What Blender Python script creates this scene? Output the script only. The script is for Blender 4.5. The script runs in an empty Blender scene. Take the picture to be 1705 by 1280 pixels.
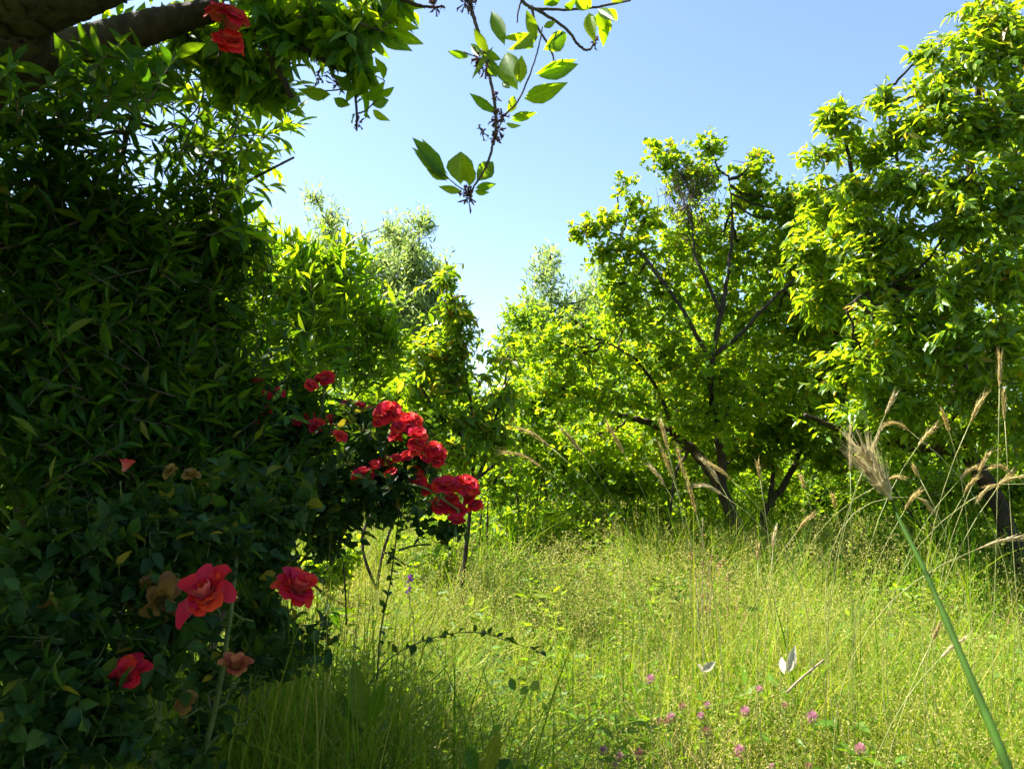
import bpy, math, random
import numpy as np
from mathutils import Matrix, Vector

R = math.radians
rng = np.random.default_rng(7)
random.seed(7)
sc = bpy.context.scene
C = bpy.data.collections.new('garden'); sc.collection.children.link(C)

# ------------------------------------------------------------------ camera, sky, sun, exposure
CAM = np.array([0.0, 0.0, 1.45]); PITCH = math.atan(120 / 1280.0)
cd = bpy.data.cameras.new('camera'); cam = bpy.data.objects.new('camera', cd); C.objects.link(cam)
cd.sensor_width = 36; cd.lens = 36 * 1280 / 1705.0; cd.clip_start = 0.05; cd.clip_end = 2000
cam.location = CAM; cam.rotation_euler = (math.pi / 2 + PITCH, 0, 0)
cd.dof.use_dof = True; cd.dof.focus_distance = 5.5; cd.dof.aperture_fstop = 15
sc.camera = cam

SUN_AZ, SUN_EL = R(66), R(54)           # degrees left of the view direction, height
w = bpy.data.worlds.new('World'); sc.world = w; w.use_nodes = True
nt = w.node_tree; bg = nt.nodes['Background']
sky = nt.nodes.new('ShaderNodeTexSky'); sky.sky_type = 'NISHITA'; sky.sun_disc = False
sky.sun_elevation = SUN_EL; sky.sun_rotation = -SUN_AZ; sky.air_density = 1.0; sky.dust_density = 0.7; sky.ozone_density = 2.2
nt.links.new(sky.outputs[0], bg.inputs[0]); bg.inputs[1].default_value = 0.072
ld = bpy.data.lights.new('sun', 'SUN'); ld.energy = 5.0; ld.angle = R(0.53); ld.color = (1, 0.95, 0.86)
sun = bpy.data.objects.new('sun', ld); C.objects.link(sun)
S = Vector((-math.sin(SUN_AZ) * math.cos(SUN_EL), math.cos(SUN_AZ) * math.cos(SUN_EL), math.sin(SUN_EL)))
sun.rotation_euler = S.to_track_quat('Z', 'Y').to_euler(); sun.location = (-6, 8, 12)
sc.view_settings.view_transform = 'Standard'; sc.view_settings.look = 'None'
sc.view_settings.exposure = 2.05; sc.view_settings.gamma = 1; sc.view_settings.use_curve_mapping = False
cy = sc.cycles
cy.max_bounces = 5; cy.diffuse_bounces = 4; cy.glossy_bounces = 1; cy.transmission_bounces = 3; cy.use_light_tree = False; cy.use_adaptive_sampling = True; cy.adaptive_threshold = .025; cy.transparent_max_bounces = 4
cy.use_denoising = True; cy.sample_clamp_indirect = 6; cy.caustics_reflective = False; cy.caustics_refractive = False

# ------------------------------------------------------------------ helpers
RIGHT = np.array([1.0, 0, 0]); FWD = np.array([0, math.cos(PITCH), math.sin(PITCH)]); UP = np.array([0, -math.sin(PITCH), math.cos(PITCH)])
F = 1280.0
def P(px, py, d):
    return CAM + d * (FWD + (px - 852.5) / F * RIGHT + (640 - py) / F * UP)
def project(p):
    q = p - CAM; d = q @ FWD
    dd = np.where(np.abs(d) < 1e-4, 1e-4, d)
    return 852.5 + F * (q @ RIGHT) / dd, 640 - F * (q @ UP) / dd, d
def nrm(v):
    return v / np.maximum(np.linalg.norm(v, axis=-1, keepdims=True), 1e-9)

def mesh_from(name, co, loops, starts, mat, rnd=None, vein=None, smooth=False):
    m = bpy.data.meshes.new(name)
    m.vertices.add(len(co)); m.vertices.foreach_set('co', np.ascontiguousarray(co, dtype=np.float32).ravel())
    m.loops.add(len(loops)); m.loops.foreach_set('vertex_index', np.ascontiguousarray(loops, dtype=np.int32))
    m.polygons.add(len(starts)); m.polygons.foreach_set('loop_start', np.ascontiguousarray(starts, dtype=np.int32))
    m.update(calc_edges=True); m.validate()
    if rnd is not None:
        a = m.attributes.new('rnd', 'FLOAT', 'POINT'); a.data.foreach_set('value', np.ascontiguousarray(rnd, dtype=np.float32))
    if vein is not None:
        a = m.attributes.new('vein', 'FLOAT', 'POINT'); a.data.foreach_set('value', np.ascontiguousarray(vein, dtype=np.float32))
    m.materials.append(mat)
    if smooth: m.polygons.foreach_set('use_smooth', np.ones(len(starts), dtype=bool))
    return m

class MB:
    """collects tubes and patches, builds ONE mesh"""
    def __init__(s): s.v = []; s.f = []; s.n = 0; s.r = []
    def add(s, v, f, r=None):
        v = np.asarray(v, float); s.v.append(v); o = s.n
        s.f += [[i + o for i in q] for q in f]; s.n += len(v)
        s.r.append(np.full(len(v), rng.random() if r is None else r))
    def tube(s, pts, r0, r1=None, sides=6, rad=None, wob=0.0):
        pts = np.asarray(pts, float); k = len(pts)
        if rad is None: rad = np.linspace(r0, r1 if r1 is not None else r0, k)
        tan = nrm(np.gradient(pts, axis=0))
        ref = np.array([0.31, 0.2, 0.93]); ref = ref if abs(tan[0] @ ref) < .9 else np.array([1.0, 0, 0])
        u = nrm(np.cross(tan, ref)); w_ = np.cross(tan, u)
        a = np.linspace(0, 2 * math.pi, sides, endpoint=False)
        rr = rad[:, None] * (1 + wob * rng.standard_normal((k, sides)))
        v = pts[:, None, :] + rr[..., None] * (np.cos(a)[None, :, None] * u[:, None, :] + np.sin(a)[None, :, None] * w_[:, None, :])
        v = v.reshape(-1, 3); f = []
        for i in range(k - 1):
            for j in range(sides):
                j2 = (j + 1) % sides
                f.append((i * sides + j, i * sides + j2, (i + 1) * sides + j2, (i + 1) * sides + j))
        f.append(tuple(range(sides - 1, -1, -1))); f.append(tuple(range((k - 1) * sides, k * sides)))
        s.add(v, f)
    def build(s, name, mat, parent=None, smooth=True, kind=None):
        co = np.concatenate(s.v); starts = np.cumsum([0] + [len(q) for q in s.f[:-1]])
        loops = np.array([i for q in s.f for i in q])
        if parent is not None: co = co - np.array(parent.location)
        m = mesh_from(name, co, loops, starts, mat, rnd=np.concatenate(s.r), smooth=smooth)
        o = bpy.data.objects.new(name, m); C.objects.link(o)
        if parent is not None: o.parent = parent
        if kind: o['kind'] = kind
        return o

def spline(pts, n=8, jit=0.0):
    pts = np.asarray(pts, float)
    if len(pts) == 2: pts = np.array([pts[0], (pts[0] + pts[1]) / 2, pts[1]])
    p = np.vstack([2 * pts[0] - pts[1], pts, 2 * pts[-1] - pts[-2]]); out = []
    for i in range(1, len(p) - 2):
        for t in np.linspace(0, 1, n, endpoint=False):
            a, b, c, d = p[i - 1], p[i], p[i + 1], p[i + 2]
            out.append(.5 * (2 * b + (c - a) * t + (2 * a - 5 * b + 4 * c - d) * t * t + (3 * b - a - 3 * c + d) * t ** 3))
    out.append(pts[-1]); out = np.array(out)
    if jit: out[1:-1] += rng.standard_normal(out[1:-1].shape) * jit
    return out
def trace(pts, n=8, jit=0.0):                     # [(px, py, depth), ...] -> world polyline
    return spline([P(*q) for q in pts], n, jit)

def thing(name, label, cat, loc, group=None):
    o = bpy.data.objects.new(name, None); C.objects.link(o); o.empty_display_size = .1
    o.location = [float(x) for x in loc]; o['label'] = label; o['category'] = cat
    if group: o['group'] = group
    return o

# ------------------------------------------------------------------ materials
def nodes(name):
    m = bpy.data.materials.new(name); m.use_nodes = True
    t = m.node_tree; t.nodes.clear()
    out = t.nodes.new('ShaderNodeOutputMaterial')
    return m, t, out
def rnd_value(t):
    a = t.nodes.new('ShaderNodeAttribute'); a.attribute_name = 'rnd'
    oi = t.nodes.new('ShaderNodeObjectInfo')
    so = t.nodes.new('ShaderNodeAttribute'); so.attribute_name = 'solo'
    ad = t.nodes.new('ShaderNodeMath'); ad.operation = 'MULTIPLY_ADD'; t.links.new(oi.outputs['Random'], ad.inputs[0]); t.links.new(so.outputs['Fac'], ad.inputs[1]); t.links.new(a.outputs['Fac'], ad.inputs[2])
    return ad.outputs[0]
def ramp(t, src, stops):
    r = t.nodes.new('ShaderNodeValToRGB'); e = r.color_ramp.elements
    while len(e) < len(stops): e.new(.5)
    for el, (p, c) in zip(e, stops): el.position = p; el.color = (*c, 1)
    t.links.new(src, r.inputs[0]); return r.outputs[0]
def leafmat(name, cols, trans, tfac=.42, rough=.42, spec=.45, rib=.35, noise=14.0):
    """cols / trans: ramp stops over a per-leaf random value (reflected, transmitted colour)"""
    m, t, out = nodes(name); L = t.links.new
    rv = rnd_value(t)
    base = ramp(t, rv, cols); tr = ramp(t, rv, trans)
    tc = t.nodes.new('ShaderNodeTexCoord'); nz = t.nodes.new('ShaderNodeTexNoise'); nz.inputs['Scale'].default_value = noise; nz.inputs['Detail'].default_value = 2
    L(tc.outputs['Object'], nz.inputs['Vector'])
    mr = t.nodes.new('ShaderNodeMapRange'); L(nz.outputs['Fac'], mr.inputs[0]); mr.inputs[1].default_value = .3; mr.inputs[2].default_value = .7; mr.inputs[3].default_value = .75; mr.inputs[4].default_value = 1.2
    v = t.nodes.new('ShaderNodeAttribute'); v.attribute_name = 'vein'
    vr = t.nodes.new('ShaderNodeMapRange'); L(v.outputs['Fac'], vr.inputs[0]); vr.inputs[1].default_value = .84; vr.inputs[2].default_value = .98; vr.inputs[3].default_value = 1.0; vr.inputs[4].default_value = 1 + rib
    mu = t.nodes.new('ShaderNodeMath'); mu.operation = 'MULTIPLY'; L(mr.outputs[0], mu.inputs[0]); L(vr.outputs[0], mu.inputs[1])
    def scale(col):
        x = t.nodes.new('ShaderNodeVectorMath'); x.operation = 'SCALE'; L(col, x.inputs[0]); L(mu.outputs[0], x.inputs['Scale']); return x.outputs[0]
    p = t.nodes.new('ShaderNodeBsdfPrincipled'); L(scale(base), p.inputs['Base Color']); p.inputs['Roughness'].default_value = rough; p.inputs['Specular IOR Level'].default_value = spec
    tl = t.nodes.new('ShaderNodeBsdfTranslucent'); L(scale(tr), tl.inputs['Color'])
    mx = t.nodes.new('ShaderNodeMixShader'); mx.inputs[0].default_value = tfac
    L(p.outputs[0], mx.inputs[1]); L(tl.outputs[0], mx.inputs[2]); L(mx.outputs[0], out.inputs[0])
    return m
def barkmat(name, c1, c2, scale=18, moss=None, bump=.5):
    m, t, out = nodes(name); L = t.links.new
    tc = t.nodes.new('ShaderNodeTexCoord'); mp = t.nodes.new('ShaderNodeMapping'); mp.inputs['Scale'].default_value = (1, 1, .35); L(tc.outputs['Object'], mp.inputs[0])
    nz = t.nodes.new('ShaderNodeTexNoise'); nz.inputs['Scale'].default_value = scale; nz.inputs['Detail'].default_value = 8; nz.inputs['Roughness'].default_value = .7; L(mp.outputs[0], nz.inputs['Vector'])
    col = ramp(t, nz.outputs['Fac'], [(.35, c1), (.65, c2)])
    if moss:
        n2 = t.nodes.new('ShaderNodeTexNoise'); n2.inputs['Scale'].default_value = scale * .35; n2.inputs['Detail'].default_value = 5; L(tc.outputs['Object'], n2.inputs['Vector'])
        f = t.nodes.new('ShaderNodeMapRange'); L(n2.outputs['Fac'], f.inputs[0]); f.inputs[1].default_value = .45; f.inputs[2].default_value = .6
        mx = t.nodes.new('ShaderNodeMix'); mx.data_type = 'RGBA'; n2.inputs['Roughness'].default_value = .7; L(f.outputs[0], mx.inputs[0]); L(col, mx.inputs[6]); mx.inputs[7].default_value = (*moss, 1); col = mx.outputs[2]
    p = t.nodes.new('ShaderNodeBsdfPrincipled'); L(col, p.inputs['Base Color']); p.inputs['Roughness'].default_value = .85; p.inputs['Specular IOR Level'].default_value = .2
    b = t.nodes.new('ShaderNodeBump'); b.inputs['Strength'].default_value = bump; b.inputs['Distance'].default_value = .02; L(nz.outputs['Fac'], b.inputs['Height']); L(b.outputs[0], p.inputs['Normal'])
    L(p.outputs[0], out.inputs[0]); return m
def petalmat(name, edge, base, trans):
    """petal: deep colour on the blade, paler towards its foot ('vein' holds the distance from the foot)"""
    m, t, out = nodes(name); L = t.links.new
    v = t.nodes.new('ShaderNodeAttribute'); v.attribute_name = 'vein'
    tc = t.nodes.new('ShaderNodeTexCoord'); nz = t.nodes.new('ShaderNodeTexNoise'); nz.inputs['Scale'].default_value = 3; nz.inputs['Detail'].default_value = 4; L(tc.outputs['Object'], nz.inputs['Vector'])
    ad = t.nodes.new('ShaderNodeMath'); ad.operation = 'MULTIPLY_ADD'; L(nz.outputs['Fac'], ad.inputs[0]); ad.inputs[1].default_value = .5; L(v.outputs['Fac'], ad.inputs[2])
    mid = tuple(.72 * a + .28 * b for a, b in zip(edge, base))
    col = ramp(t, ad.outputs[0], [(.3, base), (.62, mid), (.85, edge)])
    oi = t.nodes.new('ShaderNodeObjectInfo'); hs = t.nodes.new('ShaderNodeHueSaturation'); L(col, hs.inputs['Color'])
    mr = t.nodes.new('ShaderNodeMapRange'); L(oi.outputs['Random'], mr.inputs[0]); mr.inputs[3].default_value = .7; mr.inputs[4].default_value = 1.15; L(mr.outputs[0], hs.inputs['Value'])
    m2 = t.nodes.new('ShaderNodeMapRange'); L(oi.outputs['Random'], m2.inputs[0]); m2.inputs[3].default_value = .485; m2.inputs[4].default_value = .515; L(m2.outputs[0], hs.inputs['Hue'])
    ge = t.nodes.new('ShaderNodeNewGeometry'); bm_ = t.nodes.new('ShaderNodeMix'); bm_.data_type = 'RGBA'; ml = t.nodes.new('ShaderNodeMath'); ml.operation = 'MULTIPLY'; ml.inputs[1].default_value = .6
    L(ge.outputs['Backfacing'], ml.inputs[0]); L(ml.outputs[0], bm_.inputs[0]); L(hs.outputs[0], bm_.inputs[6]); bm_.inputs[7].default_value = (*[min(1, .5 * a + .5 * b) for a, b in zip(edge, base)], 1)
    p = t.nodes.new('ShaderNodeBsdfPrincipled'); L(bm_.outputs[2], p.inputs['Base Color']); p.inputs['Roughness'].default_value = .6; p.inputs['Specular IOR Level'].default_value = .2
    tl = t.nodes.new('ShaderNodeBsdfTranslucent'); tl.inputs['Color'].default_value = (*trans, 1)
    mx = t.nodes.new('ShaderNodeMixShader'); mx.inputs[0].default_value = .35
    L(p.outputs[0], mx.inputs[1]); L(tl.outputs[0], mx.inputs[2]); L(mx.outputs[0], out.inputs[0]); return m

YT = (.36, .46, .015)
M = {}
M['fruit'] = leafmat('fruit leaf', [(0, (.055, .135, .008)), (.5, (.10, .195, .008)), (.9, (.16, .23, .010)), (1, (.28, .21, .03))],
                     [(0, (.34, .58, .008)), (.6, (.5, .68, .008)), (.93, (.64, .7, .010)), (1, (.7, .44, .03))], .5, .5, .25)
M['walnut'] = leafmat('broad drooping leaf', [(0, (.05, .125, .010)), (.6, (.085, .18, .010)), (.94, (.14, .21, .015)), (1, (.28, .18, .02))],
                      [(0, (.34, .56, .008)), (.7, (.5, .66, .008)), (.95, (.62, .66, .015)), (1, (.75, .44, .03))], .48, .36, .5)
M['cherry'] = leafmat('cherry leaf', [(0, (.045, .12, .008)), (.6, (.08, .17, .010)), (.86, (.13, .18, .012)), (1, (.26, .13, .03))],
                      [(0, (.34, .58, .008)), (.7, (.48, .66, .008)), (.88, (.6, .6, .015)), (1, (.7, .36, .04))], .48, .42, .4)
M['willow'] = leafmat('narrow grey green leaf', [(0, (.12, .19, .06)), (.5, (.17, .25, .08)), (1, (.26, .33, .14))],
                      [(0, (.34, .5, .08)), (1, (.5, .62, .14))], .44, .42, .5)
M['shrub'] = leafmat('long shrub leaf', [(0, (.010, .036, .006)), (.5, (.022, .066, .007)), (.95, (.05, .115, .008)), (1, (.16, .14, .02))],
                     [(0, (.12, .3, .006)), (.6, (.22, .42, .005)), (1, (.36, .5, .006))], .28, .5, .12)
M['sunlit_shrub'] = leafmat('sunlit shrub leaf', [(0, (.045, .115, .008)), (.6, (.08, .17, .008)), (1, (.13, .2, .009))],  # lit copy of the shrub leaf: sunlight put into a brighter colour
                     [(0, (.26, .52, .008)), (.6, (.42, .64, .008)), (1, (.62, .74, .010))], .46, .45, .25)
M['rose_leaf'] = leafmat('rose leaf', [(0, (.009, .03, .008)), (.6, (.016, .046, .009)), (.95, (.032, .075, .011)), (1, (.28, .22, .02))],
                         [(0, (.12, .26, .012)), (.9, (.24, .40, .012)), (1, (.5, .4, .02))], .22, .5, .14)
M['old_leaf'] = leafmat('overhead leaf', [(0, (.025, .085, .010)), (.7, (.045, .125, .010)), (1, (.08, .17, .012))],
                        [(0, (.3, .54, .006)), (.6, (.48, .68, .006)), (1, (.62, .74, .008))], .5, .45, .25)
M['bush'] = leafmat('thicket leaf', [(0, (.05, .13, .008)), (.6, (.085, .185, .010)), (1, (.15, .23, .012))],
                    [(0, (.34, .6, .008)), (1, (.58, .7, .010))], .5, .5, .25)
M['far'] = leafmat('far tree leaf', [(0, (.045, .12, .015)), (1, (.10, .19, .02))], [(0, (.28, .52, .015)), (1, (.46, .62, .02))], .48, .5, .25)
M['grass'] = leafmat('grass blade', [(0, (.055, .14, .006)), (.35, (.12, .215, .008)), (.7, (.22, .27, .014)), (1, (.42, .36, .09))],
                     [(0, (.2, .40, .006)), (.5, (.38, .48, .010)), (1, (.5, .44, .07))], .40, .6, .15, 0)
M['panicle'] = leafmat('seeding grass', [(0, (.26, .27, .05)), (.6, (.37, .34, .09)), (1, (.46, .39, .15))],
                       [(0, (.3, .34, .05)), (1, (.46, .4, .1))], .38, .65, .15, 0)
M['straw'] = leafmat('dry straw', [(0, (.34, .24, .12)), (1, (.55, .4, .24))], [(0, (.3, .22, .1)), (1, (.4, .3, .15))], .25, .7, .1, 0)
M['weed'] = leafmat('small weed leaf', [(0, (.05, .14, .008)), (.8, (.11, .21, .010)), (1, (.2, .25, .015))],
                    [(0, (.22, .44, .008)), (1, (.42, .54, .012))], .42, .5, .25)
M['ear'] = leafmat('golden ear', [(0, (.40, .30, .10)), (1, (.55, .43, .18))], [(0, (.5, .36, .1)), (1, (.6, .46, .18))], .35, .5, .3, 0)
M['pale_ear'] = leafmat('pale ear', [(0, (.42, .33, .14)), (1, (.58, .47, .24))], [(0, (.5, .42, .2)), (1, (.6, .5, .3))], .35, .45, .3, 0)
M['stalk'] = leafmat('green stalk', [(0, (.2, .25, .05)), (1, (.4, .38, .14))], [(0, (.2, .3, .04)), (1, (.3, .34, .07))], .15, .45, .4, 0)
M['darkstalk'] = leafmat('broad green stalk', [(0, (.022, .055, .004)), (1, (.03, .07, .006))], [(0, (.08, .16, .008)), (1, (.1, .2, .008))], .12, .65, .1, 0)
M['bark'] = barkmat('bark', (.022, .016, .011), (.075, .056, .04), 26, None, .8)
M['pale_bark'] = barkmat('pale bark', (.12, .09, .06), (.24, .19, .13))
M['moss_bark'] = barkmat('mossy bark', (.02, .015, .008), (.06, .045, .022), 34, (.06, .055, .008), 1.0)
M['twig'] = barkmat('twig bark', (.05, .035, .028), (.12, .09, .065), 60, None, .2)
M['cane'] = barkmat('green cane', (.06, .10, .025), (.13, .15, .05), 40, None, .2)
M['dead'] = barkmat('dead wood', (.2, .14, .09), (.36, .28, .2), 40, None, .3)
M['catkin'] = barkmat('withered flower', (.07, .03, .035), (.18, .09, .08), 80, None, .2)
M['red'] = petalmat('red petal', (.66, .014, .028), (.82, .44, .38), (.85, .045, .05))
M['orange'] = petalmat('faded petal', (.45, .12, .05), (.55, .30, .10), (.6, .25, .06))
M['yellow'] = petalmat('withered petal', (.22, .11, .03), (.38, .24, .05), (.42, .26, .05))
M['clover'] = petalmat('clover floret', (.46, .18, .26), (.54, .36, .36), (.5, .25, .3))
M['clover_dry'] = petalmat('dry clover floret', (.3, .14, .1), (.38, .25, .16), (.35, .2, .12))
M['violet'] = petalmat('violet floret', (.30, .03, .45), (.36, .10, .5), (.4, .08, .6))
M['dock'] = barkmat('dock seed', (.22, .07, .035), (.42, .2, .1), 90, None, .2)
M['pale_leaf'] = leafmat('dead pale leaf', [(0, (.4, .37, .26)), (1, (.5, .46, .34))], [(0, (.5, .45, .3)), (1, (.5, .45, .3))], .4, .6, .2)

# ------------------------------------------------------------------ leaves
def tmpl_rows(ys, hw, fold, curl, wave=0.0):
    v = []; ve = []; f = []
    v.append((0, 0, 0)); ve.append(1)
    for i, (y, h) in enumerate(zip(ys, hw)):
        z = -curl * y * y
        for s in (-1, 0, 1):
            v.append((s * h, y, z + (fold * h * abs(s)) + wave * s * math.sin(9 * y))); ve.append(1 - abs(s))
    v.append((0, 1, -curl)); ve.append(1); n = len(ys); tip = 1 + 3 * n
    f += [(0, 2, 1), (0, 3, 2)]
    for i in range(n - 1):
        a = 1 + 3 * i; b = a + 3
        f += [(a, a + 1, b + 1, b), (a + 1, a + 2, b + 2, b + 1)]
    a = 1 + 3 * (n - 1); f += [(a, a + 1, tip), (a + 1, a + 2, tip)]
    return np.array(v, float), f, np.array(ve, float)
def tmpl_lite(h1, h2, y1, y2, fold, curl):
    v = [(0, 0, 0), (-h1, y1, fold * h1 - curl * y1 * y1), (-h2, y2, fold * h2 - curl * y2 * y2), (0, 1, -curl), (h2, y2, fold * h2 - curl * y2 * y2), (h1, y1, fold * h1 - curl * y1 * y1)]
    return np.array(v, float), [(0, 3, 2, 1), (0, 5, 4, 3)], np.array([.8, 0, 0, .8, 0, 0], float)
LANCE_Y = [.06, .22, .42, .62, .8, .92]; LANCE_H = [.06, .33, .5, .44, .25, .1]
OVAL_Y = [.05, .16, .32, .52, .72, .88]; OVAL_H = [.08, .33, .49, .48, .31, .13]
T = {
 'lance_full': tmpl_rows(LANCE_Y, LANCE_H, .35, .22, .018), 'lance': tmpl_rows([.22, .45, .75], [.34, .5, .3], .35, .2), 'lance_lite': tmpl_lite(.45, .38, .32, .68, .3, .15),
 'oval_full': tmpl_rows(OVAL_Y, OVAL_H, .3, .15, .02), 'oval': tmpl_rows([.2, .45, .75], [.4, .5, .3], .3, .15), 'oval_lite': tmpl_lite(.48, .42, .28, .66, .3, .12),
 'needle': (np.array([(0, 0, 0), (-.5, .45, .05), (0, 1, -.1), (.5, .45, .05)], float), [(0, 3, 2, 1)], np.zeros(4)),
}
FULL = {'lance': 'lance_full', 'lance_lite': 'lance_full', 'oval': 'oval_full', 'oval_lite': 'oval_full', 'lance_full': 'lance_full', 'oval_full': 'oval_full'}
BATCH = []      # every leaf of every plant, sorted into single leaves and joined crowns at the end
def push(th, pos, axis, normal, L, Wd, tm, mat, single=True, name='crown'):
    axis = nrm(np.asarray(axis, float)); X = nrm(np.cross(axis, normal)); N = np.cross(X, axis)
    n = len(pos)
    BATCH.append(dict(th=th, pos=np.asarray(pos, float), Y=axis, X=X, N=N, L=np.broadcast_to(L, n).astype(float), W=np.broadcast_to(Wd, n).astype(float), tm=tm, mat=mat, single=single, name=name))
def joined(name, pos, X, Y, N, L, Wd, tm, mat, origin, rnd=None):
    tv, tf, tve = T[tm]; n, k = len(pos), len(tv)
    co = pos[:, None, :] + (Wd[:, None] * tv[None, :, 0])[..., None] * X[:, None, :] + (L[:, None] * tv[None, :, 1])[..., None] * Y[:, None, :] + (np.minimum(L, Wd * 1.6)[:, None] * tv[None, :, 2])[..., None] * N[:, None, :]
    co = (co - origin).reshape(-1, 3)
    fl = np.array([i for q in tf for i in q]); ln = np.array([len(q) for q in tf])
    loops = (fl[None, :] + (np.arange(n) * k)[:, None]).ravel()
    st = (np.concatenate([[0], np.cumsum(ln)[:-1]])[None, :] + (np.arange(n) * len(fl))[:, None]).ravel()
    r = np.repeat(rng.random(n) if rnd is None else rnd, k)
    return mesh_from(name, co, loops, st, mat, rnd=r, vein=np.tile(tve, n), smooth=False)

def lobe(q):
    px, py, d, rx, ry = q[:5]; rd = q[5] if len(q) > 5 else .5 * (rx + ry) * d / F
    wgt = q[6] if len(q) > 6 else 1.0
    return P(px, py, d), np.array([rx * d / F, rd, ry * d / F]), wgt

def foliage(th, lobes, ntw, lpt, L, Wd, tm, mat, tl=.25, droop=.2, spread=.9, up=.35, fwd=.6, shell=(.4, 1.0), single=True, twig_r=.0025, skel=None, br_mat='bark', br_r=.018, flat=.7, tips=1.0, name='crown', zmin=None, stagger=.2, rag=.16):
    lb = [lobe(q) for q in lobes]
    c = np.array([x[0] for x in lb]); Rr = np.array([x[1] for x in lb]); wt = np.array([x[2] * (x[1][0] * x[1][2]) ** .9 for x in lb]); wt /= wt.sum()
    li = rng.choice(len(lb), ntw, p=wt); d = nrm(rng.standard_normal((ntw, 3)))
    r = shell[0] + (shell[1] - shell[0]) * rng.random(ntw) ** .6
    r *= np.exp(.2 * rng.standard_normal(ntw))
    tip = c[li] + (d * r[:, None] + rng.standard_normal((ntw, 3)) * rag) * Rr[li]
    td = nrm(d * .7 + np.array([0, 0, up]) + rng.standard_normal((ntw, 3)) * .35)
    tls = np.minimum(tl * rng.uniform(.5, 1.5, ntw), 1.25 * Rr[li].mean(1) * rng.uniform(.7, 1.3, ntw) + .35 * tl)
    base = tip - td * tls[:, None]
    if zmin is not None:
        ok = tip[:, 2] > zmin; tip, td, tls, base, li = tip[ok], td[ok], tls[ok], base[ok], li[ok]; ntw = len(tip)
    u = nrm(np.cross(td, rng.standard_normal((ntw, 3)))); v = np.cross(td, u)
    t = np.linspace(stagger, 1, lpt)[None, :] + rng.uniform(-.06, .06, (ntw, lpt))
    ph = (np.arange(lpt) * 2.4)[None, :] + rng.uniform(0, 6.28, (ntw, 1)) + rng.normal(0, .4, (ntw, lpt))
    pr = np.cos(ph)[..., None] * u[:, None] + np.sin(ph)[..., None] * v[:, None]
    pos = base[:, None] + (tls[:, None] * t)[..., None] * td[:, None]
    pos = pos + np.array([0, 0, -1.0]) * (droop * .35 * tls[:, None] * t * t)[..., None]
    sp = spread * (1.15 - .6 * t)
    ax = nrm(td[:, None] * fwd + pr * sp[..., None] + np.array([0, 0, -droop]) + rng.standard_normal(pos.shape) * .18)
    nn = np.array([0, 0, flat]) + td[:, None] * .35 + rng.standard_normal(pos.shape) * .45 - .2 * pr
    Ls = L * rng.uniform(.5, 1.2, (ntw, lpt)) * rng.uniform(.8, 1.12, (ntw, 1)) * (1 - .25 * (1 - tips) * t)
    Ws = Ls * (Wd / L) * rng.uniform(.85, 1.15, (ntw, lpt))
    push(th, pos.reshape(-1, 3), ax.reshape(-1, 3), nn.reshape(-1, 3), Ls.ravel(), Ws.ravel(), tm, M[mat], single, name)
    # the wood: a bough from the nearest limb into every lobe, branchlets to some twigs, and the twigs themselves
    mb = MB()
    if skel is not None and len(skel):
        sp_ = np.concatenate(skel)
        for i in range(len(lb)):
            j = np.argmin(((sp_ - c[i]) ** 2).sum(1) + .3 * np.maximum(sp_[:, 2] - c[i][2], 0) ** 2 * 4)
            a = sp_[j]; b = c[i]; mid = (a + b) / 2 + np.array([0, 0, -.12 * np.linalg.norm(b - a)])
            if np.linalg.norm(b - a) > .05: mb.tube(spline([a, mid, b], 4, .01), br_r, br_r * .5, 5)
            own = np.where(li == i)[0]
            for k in [k for k in own if (((base[k] - b) / Rr[i]) ** 2).sum() < 1][:10]:
                mid = (b + base[k]) / 2 + rng.standard_normal(3) * .12 * np.linalg.norm(base[k] - b)
                mb.tube(spline([b, mid, base[k]], 3), br_r * .5, twig_r, 4)
    if twig_r > 0:
        for k in range(min(ntw, 1500)):
            e = tip[k] - np.array([0, 0, droop * .35 * tls[k]])
            mb.tube([base[k] + td[k] * tls[k] * .12, base[k] + td[k] * tls[k] * .5 - np.array([0, 0, droop * .09 * tls[k]]), e], twig_r, twig_r * .5, 3)
    if mb.n: mb.build('twigs', M[br_mat], th, kind='stuff')

def limbs(th, specs, mat, names=None):
    """each limb a part; specs: (name, [(px,py,d)...], r0, r1)"""
    out = []
    for nm, pts, r0, r1 in specs:
        pl = trace(pts, 8, .006 * min(1, r0 * 20)); mb = MB()
        if nm in ('trunk', 'stem') and pl[0][2] < .8: pl = np.vstack([[pl[0][0], pl[0][1], -.03], pl])
        mb.tube(pl, r0, r1, 9 if r0 > .02 else 6, wob=.05)
        mb.build(nm, M[mat], th); out.append(pl)
    return out

# ------------------------------------------------------------------ ground
def ground_z(x, y):
    return .05 * np.sin(x * .7 + 1) * np.cos(y * .5) + .03 * np.sin(x * 1.9 + y * 1.3)
gx = np.concatenate([[-600, -200, -60, -25], np.linspace(-14, 14, 85), [25, 60, 200, 600]]); gy = np.concatenate([[-600, -100, -20], np.linspace(-6, 26, 97), [40, 100, 300, 900]])
XX, YY = np.meshgrid(gx, gy); ZZ = ground_z(XX, YY) * ((abs(XX) < 15) & (YY > -7) & (YY < 27))
co = np.stack([XX, YY, ZZ], -1).reshape(-1, 3); nx_, ny_ = len(gx), len(gy)
ii, jj = np.meshgrid(np.arange(nx_ - 1), np.arange(ny_ - 1)); a0 = (jj * nx_ + ii).ravel()
loops = np.stack([a0, a0 + 1, a0 + 1 + nx_, a0 + nx_], -1).ravel()
m, t, out = nodes('soil and turf'); L_ = t.links.new
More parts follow.
